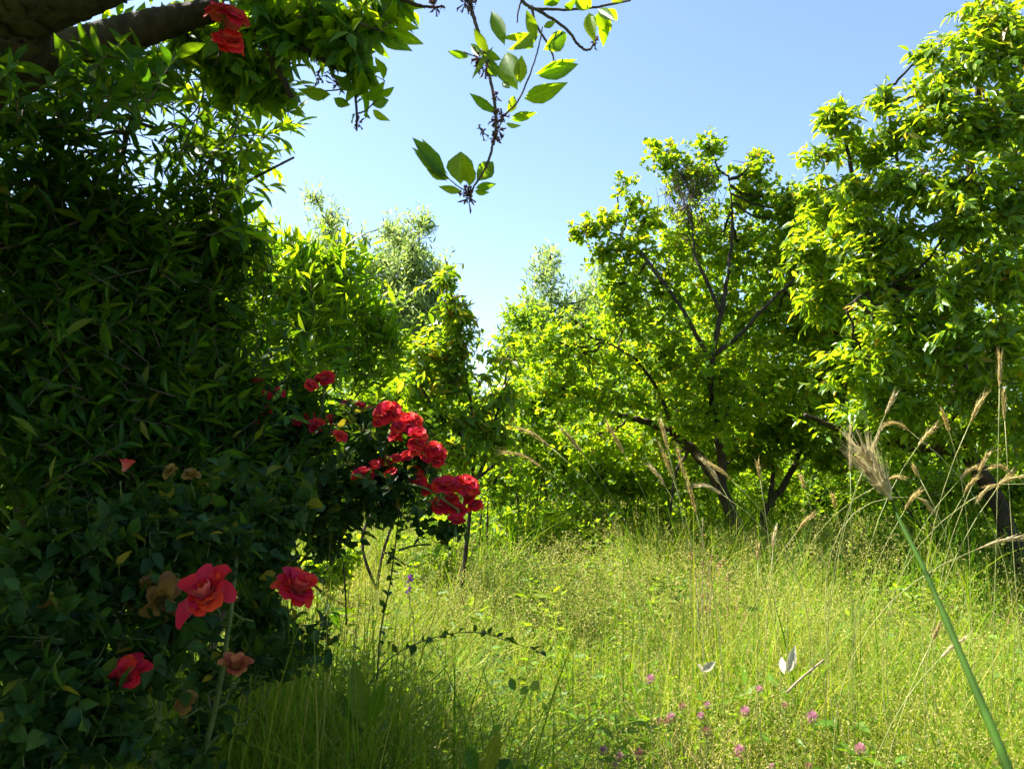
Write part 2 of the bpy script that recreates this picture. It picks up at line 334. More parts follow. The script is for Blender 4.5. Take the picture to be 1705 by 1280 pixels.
tc = t.nodes.new('ShaderNodeTexCoord'); nz = t.nodes.new('ShaderNodeTexNoise'); nz.inputs['Scale'].default_value = 3; nz.inputs['Detail'].default_value = 8; L_(tc.outputs['Object'], nz.inputs['Vector'])
colr = ramp(t, nz.outputs['Fac'], [(.35, (.035, .06, .015)), (.55, (.08, .10, .03)), (.75, (.2, .14, .08))])
p = t.nodes.new('ShaderNodeBsdfPrincipled'); L_(colr, p.inputs['Base Color']); p.inputs['Roughness'].default_value = .95
bp = t.nodes.new('ShaderNodeBump'); L_(nz.outputs['Fac'], bp.inputs['Height']); bp.inputs['Distance'].default_value = .05; L_(bp.outputs[0], p.inputs['Normal']); L_(p.outputs[0], out.inputs[0])
g = bpy.data.objects.new('ground', mesh_from('ground', co, loops, np.arange(len(a0)) * 4, m, smooth=True)); C.objects.link(g); g['kind'] = 'structure'
g['label'] = 'earth and turf under the tall meadow grass'

# ------------------------------------------------------------------ trees in the distance
def far_tree(label, px, top, d, wpx, n, lpt=9, cat='tree', mat='willow', nm='feathery_tree', group='feathery trees behind the garden', L=.22, Wd=.06, tm='needle', spires=4, seed=None):
    b = P(px, 760, d); b[2] = 0
    th = thing(nm, label, cat, b, group)
    z = P(px, top, d)[2]; lb = []
    mb = MB(); mb.tube(spline([b, b + [rng.normal(0, .2), 0, z * .5], [b[0], b[1], z * .93]], 6), .14, .02, 7); mb.build('trunk', M['bark'], th)
    for s in range(spires):
        off = 0 if s == 0 else rng.uniform(-.75, .75); tp = top + (0 if s == 0 else rng.uniform(30, 110))
        y = tp + 8; rr = wpx * .14
        while y < 800:
            lb.append((px + wpx * off + rng.normal(0, wpx * .1), y, d + rng.normal(0, .5), rr, rr * 1.15)); y += rr * 1.1; rr = min(rr * 1.22, wpx * .55)
    sk = [np.array([b + [0, 0, q] for q in np.linspace(.3 * z, .9 * z, 8)])]
    foliage(th, lb, n, lpt, L, Wd, tm, mat, tl=.5, droop=.05, spread=.8, up=.8, single=False, twig_r=.006, skel=sk, br_r=.03, shell=(.2, 1.1))
    return th
far_tree('small feathery grey green tree top showing over the left thicket', 425, 345, 23, 120, 2200)
far_tree('tall feathery grey green tree rising left of the gap in the trees', 548, 318, 22, 165, 3600)
far_tree('feathery grey green tree directly behind the slim drooping tree', 690, 358, 21, 165, 4200)
far_tree('low feathery grey green tree between two taller ones on the left', 618, 425, 23.5, 120, 2200)
far_tree('feathery light green tree right of the bright sky gap', 918, 420, 22, 165, 3600)
far_tree('feathery grey green tree just left of the round leaved fruit tree', 1015, 432, 23, 175, 3600)
far_tree('feathery grey green tree mostly hidden behind the round leaved fruit tree', 1130, 400, 24, 150, 1400)
def bush(label, lobes, n, lpt=10, L=.075, Wd=.05, mat='bush', nm='thicket_bush', cat='bush', tm='oval_lite', tl=.3, group='bushes closing off the back of the meadow', droop=.15, shell=(.35, 1.05), skirt=1.0):
    c = np.mean([P(*q[:3]) for q in lobes], axis=0); c[2] = 0
    th = thing(nm, label, cat, c, group)
    mpx = np.mean([q[0] for q in lobes]); md = np.mean([q[2] for q in lobes]); gy_ = 760 + 1280 * .95 / md; hh_ = .45 * 1280 / md; lobes = lobes + [(mpx - 620 / md, gy_, md, 800 / md * skirt, hh_ * skirt), (mpx + 620 / md, gy_, md, 800 / md * skirt, hh_ * skirt)]
    top = np.mean([P(*q[:3]) for q in lobes], axis=0); sk = []
    for k in range(3):
        mb = MB(); e = top + rng.normal(0, .35, 3); pl = spline([c + rng.normal(0, .08, 3) * [1, 1, 0], (c + e) / 2 + rng.normal(0, .1, 3), e], 6)
        mb.tube(pl, .018, .009, 6); mb.build('stem', M['bark'], th); sk.append(pl)
    foliage(th, lobes, n, lpt, L, Wd, tm, mat, tl=tl, droop=droop, up=.5, single=False, twig_r=.004, skel=sk, br_r=.012, shell=shell)
    return th
G2 = 'dense trees far behind the meadow'
far_specs = [('dark green tree filling the far left behind the shrub', [(250, 640, 15, 230, 160), (60, 600, 15, 200, 200), (330, 780, 14, 200, 90)]),
 ('dark green tree behind the red roses', [(520, 650, 15, 150, 110), (640, 700, 14, 130, 120), (480, 800, 14, 150, 80)]),
 ('green tree at the foot of the bright sky gap', [(770, 720, 15, 120, 90), (800, 800, 13, 130, 70), (720, 660, 15, 90, 60)]),
 ('green tree right of the sky gap below the feathery trees', [(900, 640, 14.5, 80, 110), (960, 740, 14, 120, 100), (880, 560, 15, 45, 70)]),
 ('green tree filling the space behind the leaning trunk', [(1120, 620, 15, 140, 160), (1080, 770, 14, 140, 80)]),
 ('green tree behind the forked slim trunk', [(1320, 600, 15, 150, 170), (1300, 780, 14, 160, 80)]),
 ('dark green tree behind the right hand tree', [(1520, 620, 14, 170, 170), (1500, 790, 13.5, 180, 70)]),
 ('dark green tree at the far right edge', [(1720, 560, 14, 150, 220), (1700, 780, 13, 170, 80)])]
for lab, lbs in far_specs:
    bush(lab, lbs, 1500, 9, .13, .085, 'far', 'background_tree', 'tree', 'oval_lite', .45, G2)
bush('leafy bush with lime tips left of the leaning trunk', [(900, 690, 11, 70, 70), (960, 730, 10.5, 80, 60), (870, 770, 10.5, 60, 50)], 800, 10)
bush('low yellow green bush under the leaning trunk', [(1000, 780, 9.6, 70, 42), (1060, 800, 9.6, 50, 30)], 420, 10, .08, .055)
bush('bright small leaved bush between forked trunk and right hand tree', [(1420, 790, 10.5, 100, 55), (1370, 830, 10.2, 70, 35)], 800, 10, .06, .042)
bush('shaded bush below the right hand tree', [(1600, 810, 7.6, 110, 44), (1700, 800, 7.4, 70, 50)], 700, 10, .07, .05)
bush('low dark bush behind the forked slim trunk', [(1290, 820, 11, 90, 35), (1200, 815, 11.5, 90, 40)], 500, 10, .07, .05)
bush('bush behind the slim drooping tree', [(830, 790, 8.5, 60, 60), (800, 720, 9, 60, 50)], 500, 10, .08, .045, 'bush')
bush('yellow green bush filling the gap behind the leaning trunk', [(1120, 760, 10.4, 90, 60), (1180, 790, 10.2, 70, 45), (1060, 740, 10.6, 60, 50)], 800, 10, .075, .052)
bush('small leaved bush in sun behind the forked trunk', [(1330, 770, 10.8, 80, 60), (1260, 780, 10.6, 60, 50)], 700, 10, .065, .046)
bush('bright bush at the right edge behind the tall ears', [(1660, 730, 9.8, 90, 70), (1560, 740, 10, 80, 60), (1480, 720, 10.2, 80, 60)], 900, 10, .075, .05)
bush('tall lime bush below the bright sky gap', [(880, 660, 10, 60, 60), (850, 720, 9.6, 60, 60), (920, 640, 10, 60, 50)], 800, 10, .08, .05)
bush('lime leaved bush behind the upper roses', [(640, 660, 7, 55, 40), (600, 700, 7, 60, 50), (690, 720, 7, 60, 50)], 500, 9, .10, .05, tm='lance_lite', skirt=.4)

# ------------------------------------------------------------------ round-leaved fruit trees in the middle
b = P(1240, 940, 8.6); b[2] = 0
apr = thing('fruit_tree', 'round leaved fruit tree with dark trunk leaning left in mid meadow', 'tree', b)
sk = limbs(apr, [
 ('trunk', [(1250, 985, 8.6), (1236, 905, 8.6), (1203, 820, 8.6), (1168, 765, 8.55), (1122, 724, 8.5), (1075, 702, 8.4), (1020, 688, 8.3)], .085, .03),
 ('limb', [(1203, 822, 8.62), (1200, 752, 8.5), (1190, 690, 8.2), (1183, 640, 8.0), (1186, 600, 7.95), (1203, 507, 7.95), (1216, 426, 8.1), (1220, 360, 8.3), (1214, 300, 8.5)], .055, .006),
 ('limb', [(1187, 600, 7.95), (1160, 560, 7.9), (1139, 520, 7.9), (1090, 450, 8.0), (1045, 400, 8.4), (985, 378, 8.4)], .028, .008),
 ('limb', [(1190, 590, 7.95), (1235, 555, 7.9), (1277, 507, 7.85), (1315, 472, 7.9), (1350, 430, 8.0)], .028, .008),
 ('limb', [(1200, 520, 7.95), (1171, 455, 8.0), (1157, 426, 8.1), (1150, 370, 8.2), (1120, 280, 8.6)], .022, .006),
 ('limb', [(1122, 724, 8.5), (1100, 660, 8.2), (1060, 600, 8.0), (1010, 570, 7.9)], .028, .008),
 ('limb', [(1150, 748, 8.5), (1128, 780, 8.4), (1120, 820, 8.4), (1112, 880, 8.4)], .02, .012),
], 'bark')
A = [(1108, 255, 8.6, 34, 32), (1090, 232, 8.6, 16, 14), (1132, 290, 8.6, 32, 34), (1180, 242, 8.7, 32, 24), (1165, 285, 8.6, 34, 34), (1250, 275, 8.7, 36, 30), (1262, 255, 8.7, 20, 16), (1245, 320, 8.7, 44, 34),
     (1038, 302, 8.4, 20, 16), (1052, 335, 8.4, 24, 22), (1075, 365, 8.4, 32, 30), (978, 374, 8.3, 30, 26), (958, 385, 8.3, 14, 16), (1015, 360, 8.3, 26, 24), (1050, 410, 8.3, 52, 40), (1010, 415, 8.3, 42, 24),
     (1140, 390, 8.6, 46, 50), (1105, 470, 8.2, 44, 60), (1230, 400, 8.6, 66, 52), (1310, 360, 8.6, 48, 44), (1340, 430, 8.4, 66, 55), (1195, 500, 8.4, 60, 50), (1290, 520, 8.4, 80, 62),
     (1095, 580, 8.1, 85, 55), (970, 585, 8.0, 70, 42), (905, 560, 8.0, 42, 40), (960, 535, 8.0, 40, 22), (930, 640, 8.0, 60, 42), (1030, 660, 7.9, 90, 42), (1180, 610, 8.1, 85, 60), (1170, 690, 8.0, 80, 42), (1285, 640, 8.2, 90, 60), (1370, 530, 8.2, 70, 60),
     (1110, 730, 9.4, 110, 60), (1230, 730, 9.4, 100, 60), (1000, 720, 8.8, 80, 45), (1040, 520, 8.4, 60, 50), (1130, 640, 9.2, 120, 80), (1230, 590, 9.2, 110, 90), (1300, 440, 8.9, 90, 90), (1180, 400, 9.0, 100, 90), (1300, 325, 8.6, 44, 34), (1345, 335, 8.6, 44, 34), (1380, 400, 8.6, 60, 60), (1040, 470, 8.4, 60, 40)]
foliage(apr, A, 3700, 11, .066, .05, 'oval_lite', 'fruit', tl=.24, droop=.35, spread=.9, up=.45, skel=sk, br_r=.014, shell=(.3, 1.05))
b = P(1272, 880, 9.2); b[2] = 0
apr2 = thing('fruit_tree', 'slender forked fruit tree right of the leaning trunk', 'tree', b)
sk = limbs(apr2, [
 ('trunk', [(1270, 950, 9.2), (1272, 860, 9.2), (1287, 832, 9.2), (1322, 776, 9.2), (1336, 730, 9.2), (1345, 690, 9.1), (1370, 630, 9.0)], .05, .02),
 ('limb', [(1282, 838, 9.2), (1287, 769, 9.2), (1276, 716, 9.2), (1300, 640, 9.1)], .03, .01),
 ('limb', [(1336, 735, 9.2), (1370, 700, 9.1), (1420, 670, 9.0)], .02, .008)], 'bark')
foliage(apr2, [(1280, 700, 9.0, 70, 40), (1350, 640, 8.9, 80, 55), (1420, 640, 8.8, 70, 50), (1400, 560, 8.8, 70, 60), (1330, 720, 8.9, 70, 36), (1250, 750, 9.0, 50, 25), (1380, 760, 8.9, 50, 24), (1400, 480, 8.6, 70, 70), (1440, 560, 8.8, 80, 70), (1370, 380, 8.6, 50, 50), (1430, 720, 9.0, 70, 40)],
        1500, 12, .064, .05, 'oval_lite', 'fruit', tl=.24, droop=.35, up=.4, skel=sk, br_r=.012, shell=(.3, 1.05))
# bundle of dead twigs lodged in the crown
b = P(1150, 335, 8.3); nest = thing('bird_nest', 'dark bundle of dry twigs high in the fruit tree crown', 'nest', b)
mb = MB()
for k in range(170):
    a = b + rng.normal(0, 1, 3) * [.13, .10, .2]; dd = nrm(rng.normal(0, 1, 3) + [0, 0, .9]); l = rng.uniform(.15, .4)
    mb.tube([a - dd * l / 2, a + rng.normal(0, .02, 3), a + dd * l / 2], .004, .002, 3)
mb.build('twigs', M['twig'], nest, kind='stuff')

# ------------------------------------------------------------------ big drooping-leaved tree on the right
b = P(1690, 900, 7.2); b[2] = 0
wal = thing('orchard_tree', 'large tree with long glossy drooping leaves on the right edge', 'tree', b)
sk = limbs(wal, [
 ('trunk', [(1700, 960, 7.2), (1672, 860, 7.2), (1640, 800, 7.2), (1605, 745, 7.2), (1590, 690, 7.2), (1600, 600, 7.2)], .085, .055),
 ('limb', [(1610, 755, 7.2), (1560, 745, 7.1), (1510, 742, 7.0), (1450, 722, 7.0), (1385, 710, 7.0), (1340, 690, 6.9)], .06, .018),
 ('limb', [(1600, 600, 7.2), (1608, 480, 7.0), (1616, 318, 6.8), (1621, 227, 6.6), (1632, 128, 6.5), (1656, 53, 6.4), (1665, -60, 6.4)], .05, .018),
 ('limb', [(1600, 620, 7.2), (1560, 520, 7.0), (1500, 420, 6.8), (1440, 340, 6.6), (1415, 270, 6.5), (1405, 200, 6.5)], .045, .010),
 ('limb', [(1600, 650, 7.2), (1680, 560, 7.1), (1780, 430, 7.0), (1850, 250, 7)], .06, .025),
 ('limb', [(1560, 500, 7.0), (1490, 480, 6.6), (1440, 490, 6.3), (1410, 510, 6.2)], .02, .008),
 ('limb', [(1500, 330, 6.6), (1490, 240, 6.5), (1475, 170, 6.5), (1470, 150, 6.5)], .018, .006)], 'bark')
mb = MB(); mb.tube(trace([(1660, 40, 6.2), (1633, 128, 6.2), (1622, 227, 6.25), (1616, 318, 6.3), (1622, 370, 6.4)], 8), .012, .02, 6); mb.build('limb', M['pale_bark'], wal)
Wl = [(1392, 185, 6.4, 38, 34), (1370, 250, 6.4, 34, 28), (1420, 225, 6.5, 26, 22), (1475, 150, 6.4, 26, 20), (1425, 300, 6.4, 60, 30), (1480, 215, 6.4, 34, 30), (1545, 75, 6.3, 24, 26), (1565, 130, 6.2, 50, 44), (1630, 70, 6.1, 60, 60), (1690, 60, 6.1, 60, 80), (1640, 10, 6.2, 50, 40),
      (1530, 200, 6.2, 55, 45), (1610, 190, 6.1, 75, 60), (1690, 190, 6.0, 60, 70), (1510, 290, 6.2, 65, 45), (1600, 300, 6.0, 80, 55), (1690, 320, 5.9, 60, 70), (1430, 370, 6.4, 70, 44), (1490, 380, 6.3, 70, 44), (1590, 370, 6.0, 60, 34), (1670, 440, 5.9, 66, 60),
      (1440, 440, 6.3, 40, 30), (1590, 480, 6.0, 70, 44), (1490, 520, 6.2, 75, 40), (1660, 550, 5.9, 80, 50), (1560, 570, 6.1, 80, 50), (1440, 590, 6.3, 80, 50), (1500, 650, 6.4, 90, 40), (1640, 640, 6.2, 90, 50), (1560, 690, 6.9, 100, 36), (1660, 700, 6.8, 90, 44), (1450, 680, 6.9, 80, 40), (1540, 430, 6.8, 90, 60), (1470, 470, 6.8, 70, 60), (1400, 330, 6.9, 60, 40), (1350, 310, 6.9, 30, 26), (1340, 400, 7.0, 40, 50), (1360, 480, 7.0, 40, 50), (1450, 240, 6.6, 30, 40), (1760, 300, 6.4, 90, 250), (1750, 620, 6.4, 80, 120)]
foliage(wal, Wl, 2450, 10, .115, .042, 'lance', 'walnut', tl=.30, droop=.75, spread=.9, up=.5, fwd=.7, skel=sk, br_r=.014, shell=(.3, 1.05), flat=.6)

# ------------------------------------------------------------------ slim drooping tree in the centre
b = P(775, 900, 6); b[2] = 0
che = thing('young_tree', 'slim sapling with long drooping leaves and reddish tips before the sky gap', 'tree', b)
sk = limbs(che, [
 ('trunk', [(770, 960, 6), (780, 880, 6), (787, 791, 6), (791, 740, 6), (782, 660, 6), (768, 590, 6), (756, 520, 6), (746, 450, 6), (742, 432, 6)], .02, .004),
 ('limb', [(785, 800, 6), (801, 784, 6), (815, 732, 6), (835, 660, 6), (848, 600, 6)], .018, .005),
 ('limb', [(788, 740, 6), (740, 700, 5.9), (700, 640, 5.9), (690, 570, 5.9)], .016, .005),
 ('limb', [(790, 800, 6), (830, 770, 6.1), (870, 755, 6.2)], .014, .005)], 'bark')
foliage(che, [(742, 460, 6, 26, 26), (755, 505, 6, 34, 30), (765, 555, 6, 36, 36), (735, 580, 6, 40, 36), (700, 570, 5.9, 26, 30), (760, 620, 6, 50, 36), (690, 630, 5.9, 36, 40), (720, 680, 5.9, 60, 40), (790, 690, 6, 50, 40), (845, 590, 6, 26, 22), (840, 650, 6, 34, 36), (760, 740, 6, 55, 34), (690, 730, 5.9, 40, 30), (830, 720, 6, 36, 34)],
        430, 9, .10, .038, 'lance', 'cherry', tl=.26, droop=.65, spread=.8, up=.5, skel=sk, br_r=.01, shell=(.2, 1.0))

# ------------------------------------------------------------------ tall shrub on the left
b = P(200, 900, 2.9); b[2] = 0
shr = thing('tall_shrub', 'tall shaded shrub with long pointed leaves filling the left side', 'shrub', b)
sk = limbs(shr, [
 ('stem', [(250, 1350, 2.7), (260, 1000, 2.7), (290, 700, 2.6), (330, 500, 2.5), (380, 330, 2.4), (420, 230, 2.3)], .022, .005),
 ('stem', [(230, 1350, 2.8), (180, 900, 2.6), (150, 600, 2.4), (170, 380, 2.2), (220, 200, 2.1)], .025, .006),
 ('stem', [(300, 1300, 2.9), (400, 900, 3.0), (470, 650, 3.0), (540, 500, 3.1), (590, 400, 3.1)], .02, .004),
 ('stem', [(100, 1300, 2.8), (40, 900, 2.4), (30, 600, 2.2), (60, 350, 2.0)], .022, .006),
], 'twig')
for pts, r0, r1 in [([(330, 395, 2.2), (370, 340, 2.2), (410, 305, 2.15), (455, 280, 2.1), (490, 262, 2.1)], .006, .003), ([(368, 380, 2.2), (370, 300, 2.2), (369, 220, 2.2)], .005, .003), ([(-60, 430, 1.9), (20, 410, 1.9), (90, 385, 1.95), (200, 340, 2.0)], .006, .003), ([(340, 290, 2.3), (370, 240, 2.2), (400, 185, 2.2)], .006, .004)]:
    mb = MB(); mb.tube(trace(pts, 6), r0, r1, 6); mb.build('stem', M['twig'], shr)
def sprig(th, pts, n, L, Wd, mat, r0=.0022, droop=.25):
    pl = trace(pts, 6, .002); mb = MB(); mb.tube(pl, r0, r0 * .45, 5); mb.build('twig', M['twig'], th)
    t_ = np.linspace(.12, 1, n); idx = np.minimum((t_ * (len(pl) - 1)).astype(int), len(pl) - 2); pos = pl[idx] + (pl[idx + 1] - pl[idx]) * ((t_ * (len(pl) - 1)) - idx)[:, None]
    ta = nrm(pl[idx + 1] - pl[idx]); u = nrm(np.cross(ta, rng.standard_normal(3))); v = np.cross(ta, u); ph = np.arange(n) * 2.6 + rng.uniform(0, 6) + rng.normal(0, .4, n)
    pr = np.cos(ph)[:, None] * u + np.sin(ph)[:, None] * v; sp = (1.1 - .8 * t_)[:, None]
    ax_ = ta * .7 + pr * sp + rng.standard_normal((n, 3)) * .15 + [0, 0, -droop]; Ls_ = L * rng.uniform(.6, 1.15, n)
    push(th, pos, ax_, rng.standard_normal((n, 3)) * .4 + [0, -.2, .8], Ls_, Ls_ * Wd / L * rng.uniform(.85, 1.2, n), 'lance_full', M[mat])
for k in range(40):
    x0, y0 = rng.uniform(270, 390), rng.uniform(90, 400); x1 = x0 + rng.uniform(50, 140); y1 = y0 - rng.uniform(-60, 110); x1 = min(x1, 440 + 65 * math.exp(-((y1 - 240) / 75) ** 2)); dd_ = rng.uniform(1.95, 2.4)
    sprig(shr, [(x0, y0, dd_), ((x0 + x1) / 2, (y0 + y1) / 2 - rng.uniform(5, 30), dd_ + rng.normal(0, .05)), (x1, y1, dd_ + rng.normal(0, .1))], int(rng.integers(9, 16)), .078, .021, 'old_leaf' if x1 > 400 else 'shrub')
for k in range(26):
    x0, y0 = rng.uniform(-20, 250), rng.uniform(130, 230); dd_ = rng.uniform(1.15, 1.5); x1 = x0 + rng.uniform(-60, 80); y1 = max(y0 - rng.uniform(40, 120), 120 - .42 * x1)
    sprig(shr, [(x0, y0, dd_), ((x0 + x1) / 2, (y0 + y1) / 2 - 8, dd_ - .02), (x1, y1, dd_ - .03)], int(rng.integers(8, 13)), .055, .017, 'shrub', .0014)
SH = [(300, 210, 2.2, 80, 90, .15, .09), (340, 330, 2.2, 80, 60, .15, .3), (290, 350, 2.2, 80, 50, .15, .4), (200, 190, 2.1, 90, 80, .15, .10), (180, 310, 2.1, 100, 70, .15, .3), (80, 270, 2.0, 100, 80, .15, .25), (120, 150, 2.0, 90, 40, .15, .45), (40, 180, 1.95, 80, 40, .15, .5), (230, 100, 2.0, 70, 26, .12, .4), (60, 380, 2.0, 110, 90), (200, 400, 2.1, 110, 80), (340, 400, 2.3, 90, 60),
      (280, 510, 2.3, 120, 80), (120, 520, 2.0, 120, 100), (30, 620, 2.0, 90, 120), (220, 640, 2.2, 130, 90), (360, 640, 2.4, 110, 80), (480, 680, 2.7, 80, 50), (120, 740, 2.0, 120, 80), (280, 760, 2.2, 120, 80), (410, 760, 2.4, 90, 60), (500, 790, 2.6, 70, 60)]
SPR = [(440, 430, 2.8, 60, 40), (480, 400, 2.9, 36, 26), (530, 420, 3.0, 50, 32), (590, 400, 3.1, 30, 30), (575, 470, 3.1, 56, 44), (625, 520, 3.1, 40, 44), (500, 480, 2.9, 70, 46), (420, 510, 2.7, 80, 56), (560, 550, 3.0, 60, 44), (620, 580, 3.1, 40, 36), (480, 590, 2.8, 70, 50), (650, 560, 3.15, 24, 30)]
foliage(shr, SPR, 330, 11, .082, .021, 'lance', 'sunlit_shrub', rag=.34, tl=.36, droop=.12, spread=.85, up=.9, fwd=.8, skel=sk, br_mat='twig', br_r=.005, twig_r=.0016, shell=(.1, 1.05))  # sunlit sprays on the right take the brightened leaf colour
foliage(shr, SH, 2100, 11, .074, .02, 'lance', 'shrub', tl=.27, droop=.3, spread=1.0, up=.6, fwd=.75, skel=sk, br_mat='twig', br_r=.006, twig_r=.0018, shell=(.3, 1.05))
# the same shrub's body further back, and unseen lobes added at left for shade
foliage(shr, [(200, 590, 3.4, 240, 150, .6), (0, 640, 3.4, 240, 190, .7), (330, 740, 3.6, 200, 130, .6), (-300, 450, 3, 300, 420, 1.0), (-280, 280, 2.9, 190, 260, .7), (-450, 180, 3.0, 300, 300, .8), (60, 950, 3.6, 220, 200, .7), (330, 930, 3.8, 160, 100, .5)],
        4800, 10, .095, .034, 'lance_lite', 'shrub', tl=.3, droop=.25, up=.45, single=False, twig_r=0, shell=(.2, 1.0), name='inner_and_shade_crown')

# ------------------------------------------------------------------ rose bushes
def petal_mesh(name, mat, cup, curl, wd=1.0):
    n = 5; v = []; f = []; ve = []
    for i in range(n):
        y = i / (n - 1)
        for j in range(n):
            s = -1 + 2 * j / (n - 1); hw = (.16 + .5 * math.sin(math.pi * min(y * .62 + .06, 1))) * wd
            edge = .11 * math.sin(6.5 * s + 4 * y + 5 * wd) * y * y
            yy = y * (1 - .16 * s * s * y)
            z = cup * (s * s) * .28 - cup * math.sin(y * 2.2) * .22 + curl * max(0, y - .6) ** 2 * 2.2 + edge
            v.append((s * hw, yy, z)); ve.append(y)
    for i in range(n - 1):
        for j in range(n - 1):
            a = i * n + j; f.append((a, a + 1, a + n + 1, a + n))
    return mesh_from(name, np.array(v), np.array(f).ravel(), np.arange(len(f)) * 4, mat, vein=np.array(ve), smooth=True)
PET = {k: [petal_mesh('petal', M[k], c, q, w_) for c, q, w_ in ((1.0, -1.1, 1.0), (.9, -.7, .95), (1.3, -.1, .9), (1.5, .35, .8))] for k in ('red', 'orange', 'yellow')}
def calyx(name, th, base, up, size):
    mb = MB(); u = nrm(np.cross(up, [.3, .9, .1])); v = np.cross(up, u)
    mb.tube([base - up * size * .9, base - up * size * .25, base - up * size * .08, base + up * size * .05], 0, rad=np.array([.035, .04, .13, .12]) * size, sides=7)
    for k in range(5):
        a = k * 1.256; o = math.cos(a) * u + math.sin(a) * v; s_ = np.cross(up, o)
        q = base + o * size * .1; mb.add([q - s_ * size * .06, q + s_ * size * .06, q + o * size * .3 - up * size * .12], [(0, 1, 2)])
    return mb.build(name, M['cane'], th)
def rose(th, px, py, d, wpx, hpx=None, col='red', tilt=None, openness=1.0, sub=True, label=None):
    wpx = wpx * rng.uniform(.85, 1.1) * (.8 if wpx > 48 else 1); size = wpx * d / F * .5; base = P(px, py, d)
    toc = nrm(CAM - base); up = nrm(toc * rng.uniform(.25, .8) + np.array([rng.normal(0, .35), 0, rng.uniform(.5, .9)])) if tilt is None else nrm(np.array(tilt, float))
    base = base - up * size * .35
    c = calyx('rose', th, base, up, size)
    if label: c['label'] = label
    u = nrm(np.cross(up, [.2, .3, .93])); v = np.cross(up, u); st = 1.0 if hpx is None else hpx / wpx
    if label is None: openness = openness * rng.uniform(.7, 1.12)
    rings = [(7, 1.08, 1.3, 0), (7, 1.0, 1.02, 0), (7, .92, .76, 1), (6, .8, .52, 1), (5, .62, .3, 2), (4, .48, .12, 3)]
    kk = 0
    for n, ln, ang, var in rings:
        ph0 = rng.uniform(0, 6.28)
        for k in range(n):
            a = ph0 + k * 6.283 / n + rng.normal(0, .14); o = math.cos(a) * u + math.sin(a) * v
            if rng.random() < (.45 if col == 'yellow' else .12 if label is None else .03): continue
            th_ = ang * openness * rng.uniform(.8, 1.25) * (rng.uniform(.6, 1.5) if col == 'yellow' else 1)
            Y = nrm(up * math.cos(th_) + o * math.sin(th_)); N = nrm(up * math.sin(th_) - o * math.cos(th_)); X = np.cross(Y, N)
            sl = size * ln * rng.uniform(.78, 1.2) * (1.12 if label else 1)
            po = bpy.data.objects.new('petal', PET[col][var]); C.objects.link(po); po.parent = c
            q = base + o * size * .05 * (1 if var < 2 else .6) - np.array(th.location)
            sy = st if abs(Y[2]) > .5 else 1
            po.matrix_basis = Matrix([[X[i] * sl * .92, Y[i] * sl * sy, N[i] * sl, q[i]] for i in range(3)] + [[0, 0, 0, 1]])
    return c, base, up
def cane_to(th, pts, r0=.005, r1=.003, mat='cane', thorns=0):
    pl = trace(pts, 6); mb = MB()
    if pl[0][2] < .6: pl = np.vstack([[pl[0][0], pl[0][1], -.02], pl])
    mb.tube(pl, r0, r1, 6)
    for k in range(thorns):
        i = rng.integers(1, len(pl) - 1); o = nrm(np.cross(pl[i] - pl[i - 1], rng.standard_normal(3)))
        t_ = nrm(pl[i] - pl[i - 1]); mb.add([pl[i] - t_ * .004, pl[i] + t_ * .004, pl[i] + o * .011 - t_ * .004], [(0, 1, 2)])
    mb.build('cane', M[mat], th); return pl
b = P(180, 1300, 1.75); b[2] = 0
rb = thing('rose_bush', 'shaded rose bush with red and faded orange blooms at lower left', 'rose bush', b)
sk = [cane_to(rb, q, .008, .004, thorns=14) for q in ([(180, 1500, 1.75), (170, 1250, 1.7), (120, 1000, 1.55), (90, 880, 1.5)], [(220, 1500, 1.75), (260, 1250, 1.7), (270, 1000, 1.6), (260, 860, 1.6)], [(240, 1500, 1.8), (340, 1250, 1.8), (380, 1050, 1.7), (400, 860, 1.85)], [(120, 1500, 1.7), (60, 1250, 1.45), (40, 1080, 1.35)])]
RB = [(150, 880, 1.55, 120, 60), (70, 920, 1.5, 90, 70), (270, 870, 1.65, 90, 60), (40, 1050, 1.35, 70, 70), (130, 1010, 1.45, 80, 60), (230, 960, 1.55, 80, 60), (60, 1160, 1.3, 80, 70), (40, 1250, 1.3, 90, 50), (150, 1110, 1.4, 70, 60), (190, 1210, 1.4, 55, 70), (250, 1090, 1.5, 50, 60), (380, 830, 1.85, 80, 60), (460, 830, 2.0, 80, 60), (350, 910, 1.75, 70, 60), (440, 920, 1.9, 60, 44), (430, 1010, 1.9, 50, 40), (300, 1020, 1.6, 50, 40), (420, 1080, 2.0, 50, 44, .2, .8), (490, 1060, 2.3, 50, 36, .2, .7), (340, 1130, 1.8, 50, 50, .15, .7), (310, 1230, 1.8, 60, 50, .2, .8)]
foliage(rb, RB, 760, 9, .042, .029, 'oval', 'rose_leaf', tl=.12, droop=.25, spread=1.0, up=.35, skel=sk, br_mat='cane', br_r=.003, twig_r=.0012, shell=(.3, 1.05), flat=.8)
